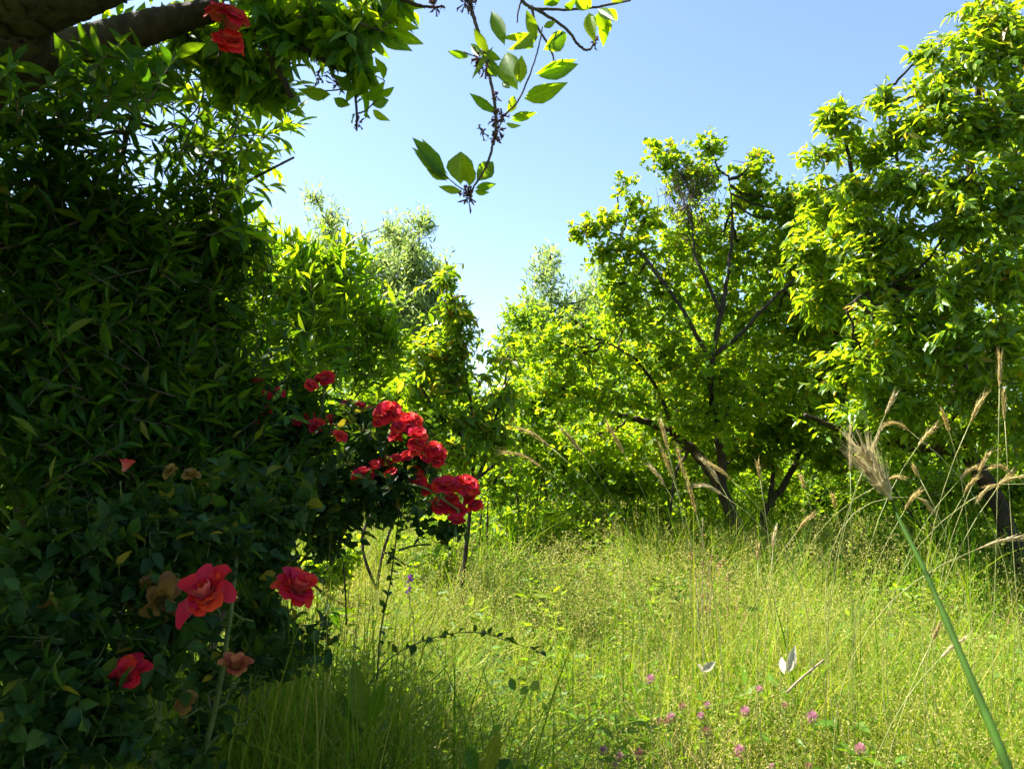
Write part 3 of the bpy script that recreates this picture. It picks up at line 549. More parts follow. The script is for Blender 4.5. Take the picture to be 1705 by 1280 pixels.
for q in [(343, 985, 1.42, 74, 96, 'red', None, 1.0, 'large open red rose with pale streaks'), (497, 978, 1.6, 62, 74, 'red', None, .9, 'dark red rose against the sunny grass'), (208, 1125, 1.36, 52, 66, 'red', None, .95, 'red and cream rose low in the bush'),
          (392, 1110, 1.55, 32, 46, 'orange', None, .6, 'small faded orange rose'), (54, 1030, 1.36, 52, 50, 'yellow', (.4, -.3, -.6), 1.1, 'withered tan rose'), (268, 1000, 1.46, 58, 66, 'yellow', (.3, -.6, -.3), 1.1, 'withered yellow rose beside the red one'),
          (250, 968, 1.48, 36, 30, 'yellow', None, 1.1, None), (308, 1165, 1.5, 32, 34, 'yellow', None, 1.2, 'spent yellowish rose head'), (207, 782, 1.5, 20, 36, 'red', (.3, 0, 1), .25, 'rose bud just opening'), (280, 782, 1.6, 24, 24, 'yellow', None, 1, None), (318, 786, 1.6, 30, 26, 'yellow', None, 1, None)]:
    c_, bs, up_ = rose(rb, q[0], q[1], q[2] + .04, q[3] * .84, q[4], q[5], q[6], q[7], label=q[8])
    e = bs - up_ * .03; mb = MB(); mb.tube(spline([bs - up_ * .02, bs - up_ * .04 + [-.01, .04, -.02], bs + [-.06 + rng.normal(0, .02), .16, -.06]], 4), .0015, .002, 5); mb.build('flower_stem', M['cane'], rb)

b = P(400, 1350, 2.6); b[2] = 0
rb2 = thing('rose_bush', 'arching rose bush with clusters of bright red blooms in mid picture', 'rose bush', b)
sk = [cane_to(rb2, q, .007, .003, thorns=12) for q in ([(400, 1350, 2.6), (420, 1100, 2.6), (490, 900, 2.5), (580, 760, 2.4), (650, 700, 2.4), (720, 740, 2.35)], [(420, 1350, 2.6), (450, 1050, 2.55), (530, 900, 2.45), (640, 820, 2.35), (700, 810, 2.3), (765, 850, 2.3)], [(380, 1350, 2.7), (420, 1000, 2.6), (470, 800, 2.6), (530, 700, 2.6), (540, 640, 2.6)])]
RB2 = [(560, 790, 2.35, 70, 40), (620, 740, 2.4, 60, 40), (680, 760, 2.4, 44, 34), (640, 810, 2.35, 60, 36), (560, 850, 2.4, 70, 36), (630, 850, 2.35, 40, 22), (500, 740, 2.6, 60, 44), (690, 710, 2.45, 34, 24), (590, 690, 2.5, 40, 24), (700, 850, 2.3, 30, 16), (540, 900, 2.4, 50, 22), (745, 880, 2.3, 20, 10)]
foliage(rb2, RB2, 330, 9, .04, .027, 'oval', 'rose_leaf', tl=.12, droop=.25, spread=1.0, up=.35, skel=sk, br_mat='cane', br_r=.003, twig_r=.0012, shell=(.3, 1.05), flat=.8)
for x, y, s in [(745, 806, 46), (779, 800, 40), (732, 840, 48), (761, 845, 38), (781, 824, 42), (760, 864, 30), (696, 796, 36), (644, 766, 32), (650, 784, 28), (604, 784, 42), (722, 743, 36), (727, 766, 30), (679, 697, 40), (698, 722, 36), (697, 738, 34), (640, 681, 44), (618, 685, 32), (655, 684, 36), (667, 693, 32), (583, 678, 36), (588, 697, 30), (529, 708, 38), (557, 698, 30), (607, 718, 34), (567, 722, 26), (679, 757, 32), (657, 726, 24), (539, 628, 32), (494, 700, 22), (520, 640, 22), (690, 748, 26), (712, 812, 22), (752, 826, 30), (790, 838, 24), (710, 760, 24), (735, 752, 22), (664, 708, 24), (630, 700, 24), (600, 672, 24), (572, 700, 24), (546, 716, 24), (700, 780, 20), (660, 760, 20), (624, 770, 22), (515, 690, 20)]:
    rose(rb2, x, y, 2.32 + (.25 if x < 620 and y < 720 else 0) + rng.normal(0, .03), s * .82)
b = P(430, 1100, 3.0); b[2] = 0
rb3 = thing('rose_bush', 'rose cane with small red blooms half hidden in the tall shrub', 'rose bush', b)
sk = [cane_to(rb3, [(430, 1400, 3.0), (420, 1000, 2.8), (440, 760, 2.6), (450, 660, 2.5), (400, 640, 2.45)], .006, .003), cane_to(rb3, [(440, 760, 2.6), (470, 680, 2.5), (468, 645, 2.45)], .004, .002)]
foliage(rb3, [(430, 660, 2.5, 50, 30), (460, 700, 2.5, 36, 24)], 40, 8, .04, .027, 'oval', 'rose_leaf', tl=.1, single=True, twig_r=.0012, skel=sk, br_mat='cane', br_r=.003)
for x, y, s in [(390, 640, 22), (428, 633, 20), (468, 650, 16), (444, 655, 20), (440, 680, 18), (424, 705, 20)]: rose(rb3, x, y, 2.4, s * 1.15)

# ------------------------------------------------------------------ old tree overhead
b = np.array([-2.6, .9, 0.0])
old = thing('old_tree', 'old tree with mossy bough and drooping leafy twigs overhead at upper left', 'tree', b)
mb = MB(); tr = spline([b, b + [.05, .0, 1.2], b + [.2, .05, 2.0], [-1.6, 1.0, 2.55]], 8); mb.tube(tr, .2, .13, 14, wob=.03); mb.build('trunk', M['moss_bark'], old)
mb = MB(); mb.tube(spline([[-2.2, .95, 2.1], P(-150, 100, 1.35), P(20, 5, 1.3), P(200, -65, 1.32), P(420, -170, 1.5)], 24, .0008), 0, rad=np.interp(np.linspace(0, 1, 97), [0, .25, .5, 1], [.12, .074, .064, .05]), sides=40, wob=.022); mb.build('limb', M['moss_bark'], old)
mb = MB(); pl2 = trace([(-200, 240, 1.7), (0, 125, 1.65), (130, 85, 1.62), (250, 45, 1.6), (360, 15, 1.6)], 22, .0006); mb.tube(pl2, 0, rad=np.interp(np.linspace(0, 1, len(pl2)), [0, .6, 1], [.066, .04, .022]), sides=30, wob=.03); mb.build('limb', M['bark'], old)
okelim = limbs(old, [
 ('branch', [(345, 5, 1.6), (400, 35, 1.6), (450, 62, 1.6), (500, 80, 1.58), (560, 110, 1.55), (590, 120, 1.55)], .016, .004),
 ('branch', [(435, 60, 1.6), (455, 100, 1.6), (470, 130, 1.6), (486, 163, 1.6)], .008, .006),
 ('branch', [(588, 70, 1.55), (592, 120, 1.55), (594, 218, 1.55)], .006, .002),
 ('branch', [(560, -60, 1.5), (650, -10, 1.5), (700, 10, 1.5), (740, 12, 1.5)], .006, .002),
 ('branch', [(450, -120, 1.6), (600, -90, 1.55), (760, -50, 1.5), (880, -25, 1.5), (1000, -10, 1.52)], .012, .004)], 'bark')
tw = limbs(old, [
 ('twig', [(770, -50, 1.5), (781, 0, 1.5), (793, 42, 1.49), (806, 90, 1.48), (816, 130, 1.47), (826, 197, 1.46), (820, 246, 1.45), (806, 285, 1.45), (788, 313, 1.45), (782, 336, 1.45)], .0042, .0018),
 ('twig', [(828, 205, 1.46), (842, 190, 1.46), (862, 169, 1.46), (883, 123, 1.46), (897, 77, 1.46), (903, 45, 1.46)], .0022, .0014),
 ('twig', [(865, -30, 1.5), (872, 4, 1.5), (904, 22, 1.5), (943, 49, 1.5), (964, 76, 1.5), (981, 83, 1.5), (991, 67, 1.5)], .0036, .0022),
 ('twig', [(880, 12, 1.5), (904, 16, 1.5), (978, 14, 1.5), (1050, 1, 1.5)], .0034, .002),
 ('twig', [(885, 10, 1.5), (892, 40, 1.49), (915, 78, 1.48), (923, 103, 1.48)], .003, .0016),
 ('twig', [(868, 0, 1.5), (863, 20, 1.5), (861, 38, 1.5)], .002, .0015),
 ('twig', [(783, 320, 1.45), (765, 312, 1.45), (744, 295, 1.45)], .0014, .001),
 ('twig', [(594, 190, 1.55), (612, 182, 1.54), (630, 160, 1.54), (636, 140, 1.54)], .002, .0012),
 ('twig', [(590, 145, 1.55), (560, 150, 1.55), (535, 152, 1.55)], .002, .0012),
 ('twig', [(600, 40, 1.5), (630, 50, 1.5), (650, 34, 1.5)], .003, .0012)], 'twig')
LV = [(742, 296, 689, 227, 24), (746, 298, 685, 243, 13), (749, 299, 707, 282, 14), (770, 320, 730, 311, 12), (767, 308, 766, 247, 40), (785, 306, 772, 266, 22), (793, 303, 824, 265, 26), (791, 313, 826, 307, 13), (790, 318, 813, 322, 10), (781, 312, 786, 280, 16),
      (872, 165, 941, 142, 27), (895, 128, 964, 107, 24), (904, 84, 949, 53, 28), (892, 67, 877, 16, 17), (898, 56, 851, 83, 18), (841, 77, 817, 12, 22), (816, 91, 786, 46, 15), (783, 95, 744, 86, 12), (809, 95, 779, 72, 13), (862, 151, 836, 80, 38), (866, 140, 868, 92, 20), (827, 130, 815, 97, 17), (832, 190, 778, 155, 15), (844, 190, 860, 157, 16), (851, 195, 893, 190, 15), (842, 206, 865, 211, 9), (850, 148, 834, 136, 9), (836, 100, 800, 84, 14), (904, 46, 926, 36, 10), (890, 80, 862, 62, 16),
      (981, 21, 987, 66, 20), (1010, 21, 1010, 62, 18), (1012, 14, 1028, 34, 14), (998, 18, 1003, 52, 18), (1018, 5, 1040, -16, 20), (985, 12, 960, -8, 18), (905, 10, 930, -14, 22), (940, 14, 958, 2, 12),
      (629, 62, 684, 82, 22), (642, 46, 706, 76, 20), (650, 30, 693, 50, 18), (552, 158, 498, 152, 20), (555, 163, 583, 178, 16), (618, 175, 648, 166, 18), (620, 183, 646, 202, 13), (630, 158, 655, 149, 14), (610, 168, 640, 140, 18), (600, 160, 605, 120, 20), (588, 150, 560, 128, 18), (592, 190, 583, 205, 10), (606, 190, 616, 197, 6), (640, 36, 660, 8, 18), (655, 10, 690, -6, 16)]
LV += [(a + rng.normal(0, 7), b_ + rng.normal(0, 8), c_ + rng.normal(0, 16), e_ + rng.normal(0, 16), w_ * rng.uniform(.6, .95)) for a, b_, c_, e_, w_ in LV if a > 700 and rng.random() < .45]
pos = []; ax = []; nn = []; LL = []; WW = []
for x0, y0, x1, y1, wpx in LV:
    d0 = 1.46 if x0 > 700 else 1.54; dd = rng.normal(0, .03)
    a = P(x0, y0, d0); e = P(x1, y1, d0 + dd); pos.append(a); ax.append(e - a); l = np.linalg.norm(e - a); LL.append(l); WW.append(wpx * d0 / F * 1.15)
    nn.append(nrm(CAM - a) + rng.normal(0, .22, 3) + np.array([0, 0, -.2]))
push(old, pos, ax, nn, np.array(LL), np.array(WW), 'lance_full', M['old_leaf'])
OL = [(420, 70, 1.65, 60, 44), (500, 40, 1.6, 60, 50), (560, 70, 1.55, 44, 40), (600, 20, 1.55, 50, 40), (460, 130, 1.7, 40, 26), (390, 120, 1.75, 50, 40), (540, 20, 1.55, 60, 40), (600, 110, 1.55, 26, 26), (330, 60, 1.7, 60, 50), (260, 110, 1.7, 60, 50), (650, 0, 1.55, 40, 20), (440, 10, 1.6, 70, 40)]
foliage(old, OL, 180, 9, .062, .023, 'lance', 'old_leaf', tl=.13, droop=.45, spread=1.0, up=.1, fwd=.6, skel=okelim + [pl2], br_mat='twig', br_r=.0022, twig_r=.0014, shell=(.2, 1.0))
foliage(old, [(150, -360, 1.9, 280, 200, .6), (-100, -250, 1.8, 300, 240, .7), (-450, 50, 1.8, 350, 300, .9), (-700, -420, 1.4, 450, 350, .8)], 700, 9, .075, .03, 'lance_lite', 'old_leaf', tl=.2, droop=.4, single=False, twig_r=0, shell=(.1, 1), name='unseen_shade_crown')  # unseen lobes above and left of the frame, added for shade
ocl = []  # unseen leaf masses added left of, over and behind the camera to block light
n = 2600; q = nrm(rng.standard_normal((n, 3))) * (rng.random(n) ** .35)[:, None] * [1.35, 2.0, 1.0] + [-3.5, 2.2, 3.9]
for k in range(9):
    ocl.append(q + rng.normal(0, .12, (n, 3)))
n2 = 1500; q2 = nrm(rng.standard_normal((n2, 3))) * (rng.random(n2) ** .35)[:, None] * [2.2, 1.7, .8] + [-1.9, -1.0, 3.4]
n3 = 1700; q3 = nrm(rng.standard_normal((n3, 3))) * (rng.random(n3) ** .35)[:, None] * [.7, 1.6, 1.5] + [-3.6, 1.6, 1.9]  # unseen hedge-like mass at the left, added for shade
for k in range(8): ocl += [q2 + rng.normal(0, .14, (n2, 3)), q3 + rng.normal(0, .12, (n3, 3))]
q = np.concatenate(ocl); n = len(q)
push(old, q, rng.standard_normal((n, 3)) + [0, 0, -.5], rng.standard_normal((n, 3)) * .5 + [0, 0, 1], rng.uniform(.06, .11, n), rng.uniform(.03, .045, n), 'lance_lite', M['old_leaf'], False, 'unseen_shade_crown')
for e in ([-1.9, -1.4, 3.4], [-3.4, .2, 2.2], [-3.9, .6, 3.6], [-3.4, 2.2, 3.7], [-4.3, 1.6, 4.2]):  # unseen limbs carrying the added shade masses
    mb = MB(); mb.tube(spline([[-2.45, .93, 1.9], [-3.0, 1.1, 2.9], e], 6), .08, .03, 8); mb.build('limb', M['bark'], old)
# shrivelled flower clusters on the twigs
def cluster(px, py, d, n, s):
    mb = MB(); c = P(px, py, d)
    for k in range(n):
        q = c + rng.normal(0, 1, 3) * s * d / F * np.array([.6, .6, .9]); e = q + nrm(rng.normal(0, 1, 3) + [0, 0, -.5]) * .006
        mb.tube([c + (q - c) * .2, q, e], 0, rad=np.array([.0006, .0022, .0006]), sides=4)
    mb.build('withered_flowers', M['catkin'], old, kind='stuff')
for q in [(800, 98, 1.48, 26, 14), (808, 112, 1.48, 18, 10), (826, 198, 1.46, 16, 9), (836, 192, 1.46, 14, 8), (822, 228, 1.45, 20, 9), (830, 217, 1.45, 12, 7), (804, 222, 1.45, 10, 7), (780, 330, 1.45, 24, 10), (770, 322, 1.45, 10, 8), (825, 160, 1.46, 10, 6), (775, 5, 1.5, 26, 12), (785, 6, 1.5, 14, 10), (725, 10, 1.5, 24, 16), (990, 70, 1.5, 10, 7), (560, 140, 1.55, 18, 12), (596, 205, 1.55, 10, 7), (530, 128, 1.58, 14, 10)]:
    cluster(*q)
# the climbing rose that reaches up into the old tree
b = P(360, 1100, 2.4); b[2] = 0
rb4 = thing('climbing_rose', 'climbing rose cane with two backlit red blooms at the top', 'climbing rose', b)
cane_to(rb4, [(360, 1500, 2.5), (350, 900, 2.9), (330, 500, 2.8), (325, 250, 2.5), (340, 150, 2.1), (366, 90, 1.5), (372, -5, 1.42)], .004, .0022, 'twig', thorns=10)
rose(rb4, 376, 14, 1.40, 46, 36, 'red', (.2, -.2, .9), label='backlit red rose cut by the top of the picture'); rose(rb4, 382, 64, 1.40, 56, 46, 'red', (.25, -.5, .6), label='backlit red rose below a dark branch')

# ------------------------------------------------------------------ meadow grass
def fan_points(n, d0, d1, power, half=.86):
    u = rng.random(n); d = (d0 ** power + u * (d1 ** power - d0 ** power)) ** (1 / power)
    x = rng.uniform(-half, half, n) * d; return x, d
def vnoise(x, y, s, seed=0):
    r = np.random.default_rng(seed); o = 0
    for k in range(5):
        a = r.uniform(0, 6.28); f = s * r.uniform(.6, 1.7); o = o + np.sin((x * math.cos(a) + y * math.sin(a)) * f + r.uniform(0, 6.28))
    return o / 5
STR = [(-1.85, 8.0, .95, 1.5), (-1.5, 6.3, .6, 1.6)]        # trodden dry patch beside the rose bush
def dry(x, y):
    o = np.zeros_like(x)
    for cx, cy_, rx, ry in STR: o = np.maximum(o, np.exp(-(((x - cx) / rx) ** 2 + ((y - cy_) / ry) ** 2) * 1.2))
    return o
def blades(name, n, d0, d1, h0, h1, w0, mat, label, power=.35, bend=.5, seed=1, segs=3, tall=None, keep=None, shift=0.0):
    x, y = fan_points(n, d0, d1, power)
    k = np.ones(n, bool)
    if keep is not None: k = keep(x, y)
    x, y = x[k], y[k]; n = len(x)
    h = h0 + (h1 - h0) * rng.random(n) ** 1.4
    h = h * np.maximum(.22, 1 + .85 * vnoise(x, y, 1.4, seed) + .55 * vnoise(x, y, 4.0, seed + 2)) * (1 - .6 * dry(x, y))
    near = np.clip((np.hypot(x, y) - .8) / 1.6, .12, 1); h = h * near
    wd = np.maximum(w0, .0010 * y) * rng.uniform(.7, 1.3, n)
    az = rng.uniform(0, 6.28, n); bx, by = np.cos(az), np.sin(az); bd = np.abs(rng.normal(bend, .45, n)) * h * .9
    fx, fy = -by, bx; tw_ = rng.uniform(-1, 1, n)
    z0 = ground_z(x, y) - .01; co = np.zeros((n, 2 * segs + 1, 3))
    for i in range(segs):
        s = i / segs; q = s ** 1.8; ww = wd * (1 - .55 * s) * .5; zz = z0 + h * (s - .22 * q * bd / h)
        cx_ = x + bx * bd * q; cyy = y + by * bd * q; ex = fx * np.cos(tw_ * s) + bx * np.sin(tw_ * s); ey = fy * np.cos(tw_ * s) + by * np.sin(tw_ * s)
        co[:, 2 * i] = np.stack([cx_ - ex * ww, cyy - ey * ww, zz], -1); co[:, 2 * i + 1] = np.stack([cx_ + ex * ww, cyy + ey * ww, zz], -1)
    co[:, -1] = np.stack([x + bx * bd, y + by * bd, z0 + h * (1 - .22 * bd / h)], -1)
    fl = []; st = []; o = 0
    for i in range(segs - 1): st.append(o); fl += [2 * i, 2 * i + 1, 2 * i + 3, 2 * i + 2]; o += 4
    st.append(o); fl += [2 * segs - 2, 2 * segs - 1, 2 * segs]; o += 3
    fl = np.array(fl); K = 2 * segs + 1
    loops = (fl[None] + (np.arange(n) * K)[:, None]).ravel(); starts = (np.array(st)[None] + (np.arange(n) * len(fl))[:, None]).ravel()
    rv = np.clip(rng.random(n) ** 1.5 * .92 + .25 * vnoise(x, y, .9, seed + 5) + .12 * vnoise(x, y, 4, seed + 6) + .5 * dry(x, y) + shift, 0, .999)
    me = mesh_from(name, co.reshape(-1, 3), loops, starts, M[mat], rnd=np.repeat(rv, K))
    o_ = bpy.data.objects.new(name, me); C.objects.link(o_); o_['kind'] = 'stuff'; o_['label'] = label; o_['category'] = 'grass'
    return o_
blades('meadow_grass', 95000, 1.3, 15, .26, .76, .0058, 'grass', 'tall sunlit yellow green meadow grass', .6, .75, 1)
blades('tussock_grass', 12000, 1.7, 9, .45, .85, .0085, 'grass', 'coarse upright green tussocks in the meadow', .8, .35, 13, 4, keep=lambda x, y: vnoise(x, y, 2.2, 31) + .5 * vnoise(x, y, 6, 32) > .12)
blades('tall_grass', 32000, 6, 13.5, .45, 1.15, .009, 'grass', 'taller fresh green grass along the foot of the trees', 1.0, .5, 17, 3, keep=lambda x, y: (vnoise(x, y, 1.2, 41) + .4 * vnoise(x, y, 3.5, 42) + (y - 9) * .12 > 0) & (dry(x, y) < .3), shift=-.25)
blades('undergrowth_grass', 60000, 1.3, 13, .12, .34, .006, 'grass', 'short dense grass at the foot of the meadow', .6, .7, 3, 2)
blades('dry_grass', 26000, 4.5, 10.5, .06, .25, .006, 'straw', 'patch of dry straw beside the rose bush', .8, 1.1, 4, 2, keep=lambda x, y: dry(x, y) > rng.random(len(x)))
def panicles(n, nsp, d0, d1):
    x, y = fan_points(n, d0, d1, .7); k = (dry(x, y) < .4) & (vnoise(x, y, .9, 11) + .8 * vnoise(x, y, 3, 12) - .02 > rng.normal(0, .16, n)); x, y = x[k], y[k]; n = len(x)
    h = rng.uniform(.45, .8, n) * (1 + .15 * vnoise(x, y, 1.2, 9)) * np.clip((np.hypot(x, y) - .8) / 1.6, .1, 1)
    az = rng.uniform(0, 6.28, n); le = rng.normal(.12, .1, n); z0 = ground_z(x, y)
    base = np.stack([x, y, z0], -1); tip = base + np.stack([np.cos(az) * le, np.sin(az) * le, h], -1)
    side = np.stack([-np.sin(az), np.cos(az), 0 * az], -1) * np.maximum(.0009, .00028 * y)[:, None]
    co = np.stack([base - side, base + side, tip], 1); K = 3
    v1 = co.reshape(-1, 3); l1 = np.arange(n * 3); s1 = np.arange(n) * 3; r1 = np.repeat(rng.random(n) * .5, 3)
    t_ = rng.uniform(.68, 1.02, (n, nsp)); rad = (1.05 - t_) * .16 + .008
    ph = rng.uniform(0, 6.28, (n, nsp)); c = base[:, None] + (tip - base)[:, None] * t_[..., None] + np.stack([np.cos(ph) * rad, np.sin(ph) * rad, rad * .35], -1)
    c = c.reshape(-1, 3); m_ = len(c); s = np.maximum(.0048, .0015 * np.repeat(y, nsp)) * rng.uniform(.6, 1.3, m_)
    Yv = nrm(rng.standard_normal((m_, 3)) + [0, 0, -.3]); Xv = nrm(np.cross(Yv, rng.standard_normal((m_, 3))))
    q = np.stack([c - Yv * s[:, None], c + Xv * s[:, None] * .42, c + Yv * s[:, None], c - Xv * s[:, None] * .42], 1).reshape(-1, 3)
    co = np.vstack([v1, q]); loops = np.concatenate([l1, np.arange(len(q)) + len(v1)]); starts = np.concatenate([s1, np.arange(m_) * 4 + len(l1)])
    me = mesh_from('seeding_grass', co, loops, starts, M['panicle'], rnd=np.concatenate([r1, np.repeat(rng.random(m_), 4)]))
    o = bpy.data.objects.new('seeding_grass', me); C.objects.link(o); o['kind'] = 'stuff'; o['label'] = 'haze of fine beige grass panicles over the meadow'; o['category'] = 'grass'
panicles(20000, 20, 1.8, 13)
# leafy weeds in clumps, straw patches
cx_, cy2 = fan_points(420, 2.2, 11, .9); cx_ = np.where(dry(cx_, cy2) > .3, cx_ + 2.5, cx_); hc = rng.uniform(.22, .6, 420); kk = 55
px_ = np.repeat(cx_, kk) + rng.normal(0, .09, 420 * kk); py_ = np.repeat(cy2, kk) + rng.normal(0, .09, 420 * kk); pz_ = np.repeat(hc, kk) * rng.random(420 * kk) ** .6 + .05
pos = np.stack([px_, py_, pz_], -1); n = len(pos); ax = nrm(rng.standard_normal((n, 3)) * [1, 1, .4] + [0, 0, .2]); nn = rng.standard_normal((n, 3)) * .4 + [0, 0, 1]; X = nrm(np.cross(ax, nn)); N = np.cross(X, ax); Ls = rng.uniform(.03, .075, n) * np.repeat(rng.uniform(.7, 1.3, 420), kk)
wo = bpy.data.objects.new('leafy_weeds', joined('leafy_weeds', pos, X, ax, N, Ls, Ls * .42, 'oval_lite', M['weed'], np.zeros(3), np.clip(np.repeat(rng.random(420), kk) * .7 + rng.random(n) * .3, 0, .999))); C.objects.link(wo); wo['kind'] = 'stuff'; wo['label'] = 'clumps of broad leaved weeds among the meadow grass'; wo['category'] = 'weeds'
blades('straw_tufts', 16000, 2, 12, .2, .6, .0045, 'straw', 'scattered tufts of dead straw coloured grass', .8, 1.0, 51, 3, keep=lambda x, y: vnoise(x, y, 1.6, 52) + .6 * vnoise(x, y, 5, 53) > .32)
# small weed leaves between the blades
n = 40000; x, y = fan_points(n, 1.8, 9, .8); x[:9000] = rng.normal(-.9, .45, 9000); y[:9000] = rng.uniform(2.6, 4.6, 9000); hh = rng.random(n) ** 1.3 * .36 * (1 + .4 * vnoise(x, y, 1.1, 21)); k = vnoise(x, y, 1.3, 22) + .35 > rng.normal(0, .3, n); x, y, hh = x[k], y[k], hh[k]; n = len(x)
pos = np.stack([x, y, ground_z(x, y) + .04 + hh], -1); ax = nrm(rng.standard_normal((n, 3)) * [1, 1, .4]); nn = rng.standard_normal((n, 3)) * .4 + [0, 0, 1]; X = nrm(np.cross(ax, nn)); N = np.cross(X, ax); Ls = rng.uniform(.02, .05, n)
wo = bpy.data.objects.new('meadow_weeds', joined('meadow_weeds', pos, X, ax, N, Ls, Ls * .5, 'oval_lite', M['weed'], np.zeros(3))); C.objects.link(wo); wo['kind'] = 'stuff'; wo['label'] = 'small leafy weeds between the grass blades'; wo['category'] = 'weeds'

# ------------------------------------------------------------------ ears of wild barley standing above the meadow
def ear_meshes(base, tip, arch, r, n_awn, awn_l, splay=.35):
    """spindle of overlapping grains with fine awns along an arched axis"""
    ln = np.linalg.norm(tip - base); sidev = nrm(np.cross(tip - base, [0, 1, 0.01])); pl = spline([base, (base + tip) / 2 + np.array([0, 0, 1.0]) * arch * ln, tip], 8)
    gr = MB(); aw = MB(); k = len(pl)
    gr.tube(pl, 0, rad=r * .55 * np.sin(np.linspace(.35, 2.9, k)), sides=6)
    for i in range(n_awn):
        t = rng.uniform(.02, .98); j = min(int(t * (k - 1)), k - 2); p0 = pl[j] + (pl[j + 1] - pl[j]) * (t * (k - 1) - j); ta = nrm(pl[j + 1] - pl[j])
        o = nrm(np.cross(ta, rng.standard_normal(3))); pr = r * math.sin(.35 + 2.5 * t)
        g0 = p0 + o * pr * .35; g1 = g0 + nrm(ta + o * splay) * r * 1.9; s_ = nrm(np.cross(ta, o))
        gr.add([g0, (g0 + g1) / 2 + s_ * r * .3 + o * r * .12, g1, (g0 + g1) / 2 - s_ * r * .3 + o * r * .12], [(0, 1, 2, 3)])
        e = g1 + nrm(ta + o * splay * rng.uniform(.5, 1.2)) * awn_l * rng.uniform(.6, 1.1); wv = s_ * max(.0004, r * .05)
        aw.add([g1 - wv, g1 + wv, e], [(0, 1, 2)])
    return gr, aw, pl
def barley(label, tipx, tipy, bx, by, d, foot, arch=0.0, group='golden ears standing above the meadow', pale=False, r=None, stem_r=.001):
    base = P(bx, by, d); tip = P(tipx, tipy, d + rng.normal(0, .03)); ft = np.array(P(foot[0], foot[1], d)); f0 = np.array([ft[0] + (ft[0] - base[0]) * .5 + rng.normal(0, .06), ft[1] + rng.uniform(-.1, .25), 0.0])
    th = thing('barley_stalk', label, 'grass stalk', f0, group); ln = np.linalg.norm(tip - base)
    gr, aw, pl = ear_meshes(base, tip, arch, r or .0085 * d / 2.8, 40, ln * .3)
    m_ = 'pale_ear' if pale else 'ear'
    gr.build('ear', M[m_], th, False, 'stuff'); aw.build('awns', M[m_], th, False, 'stuff')
    mb = MB(); back = nrm(base - pl[1]); cp = base + back * .5 * np.linalg.norm(base - f0); cp[2] = max(cp[2], .3 * base[2]); cp[2] = min(cp[2], base[2] + .06); tt = np.linspace(0, 1, 14)[:, None]
    mb.tube((1 - tt) ** 2 * base + 2 * tt * (1 - tt) * cp + tt ** 2 * f0, stem_r, stem_r * 1.4, 5); mb.build('stem', M['stalk'], th)
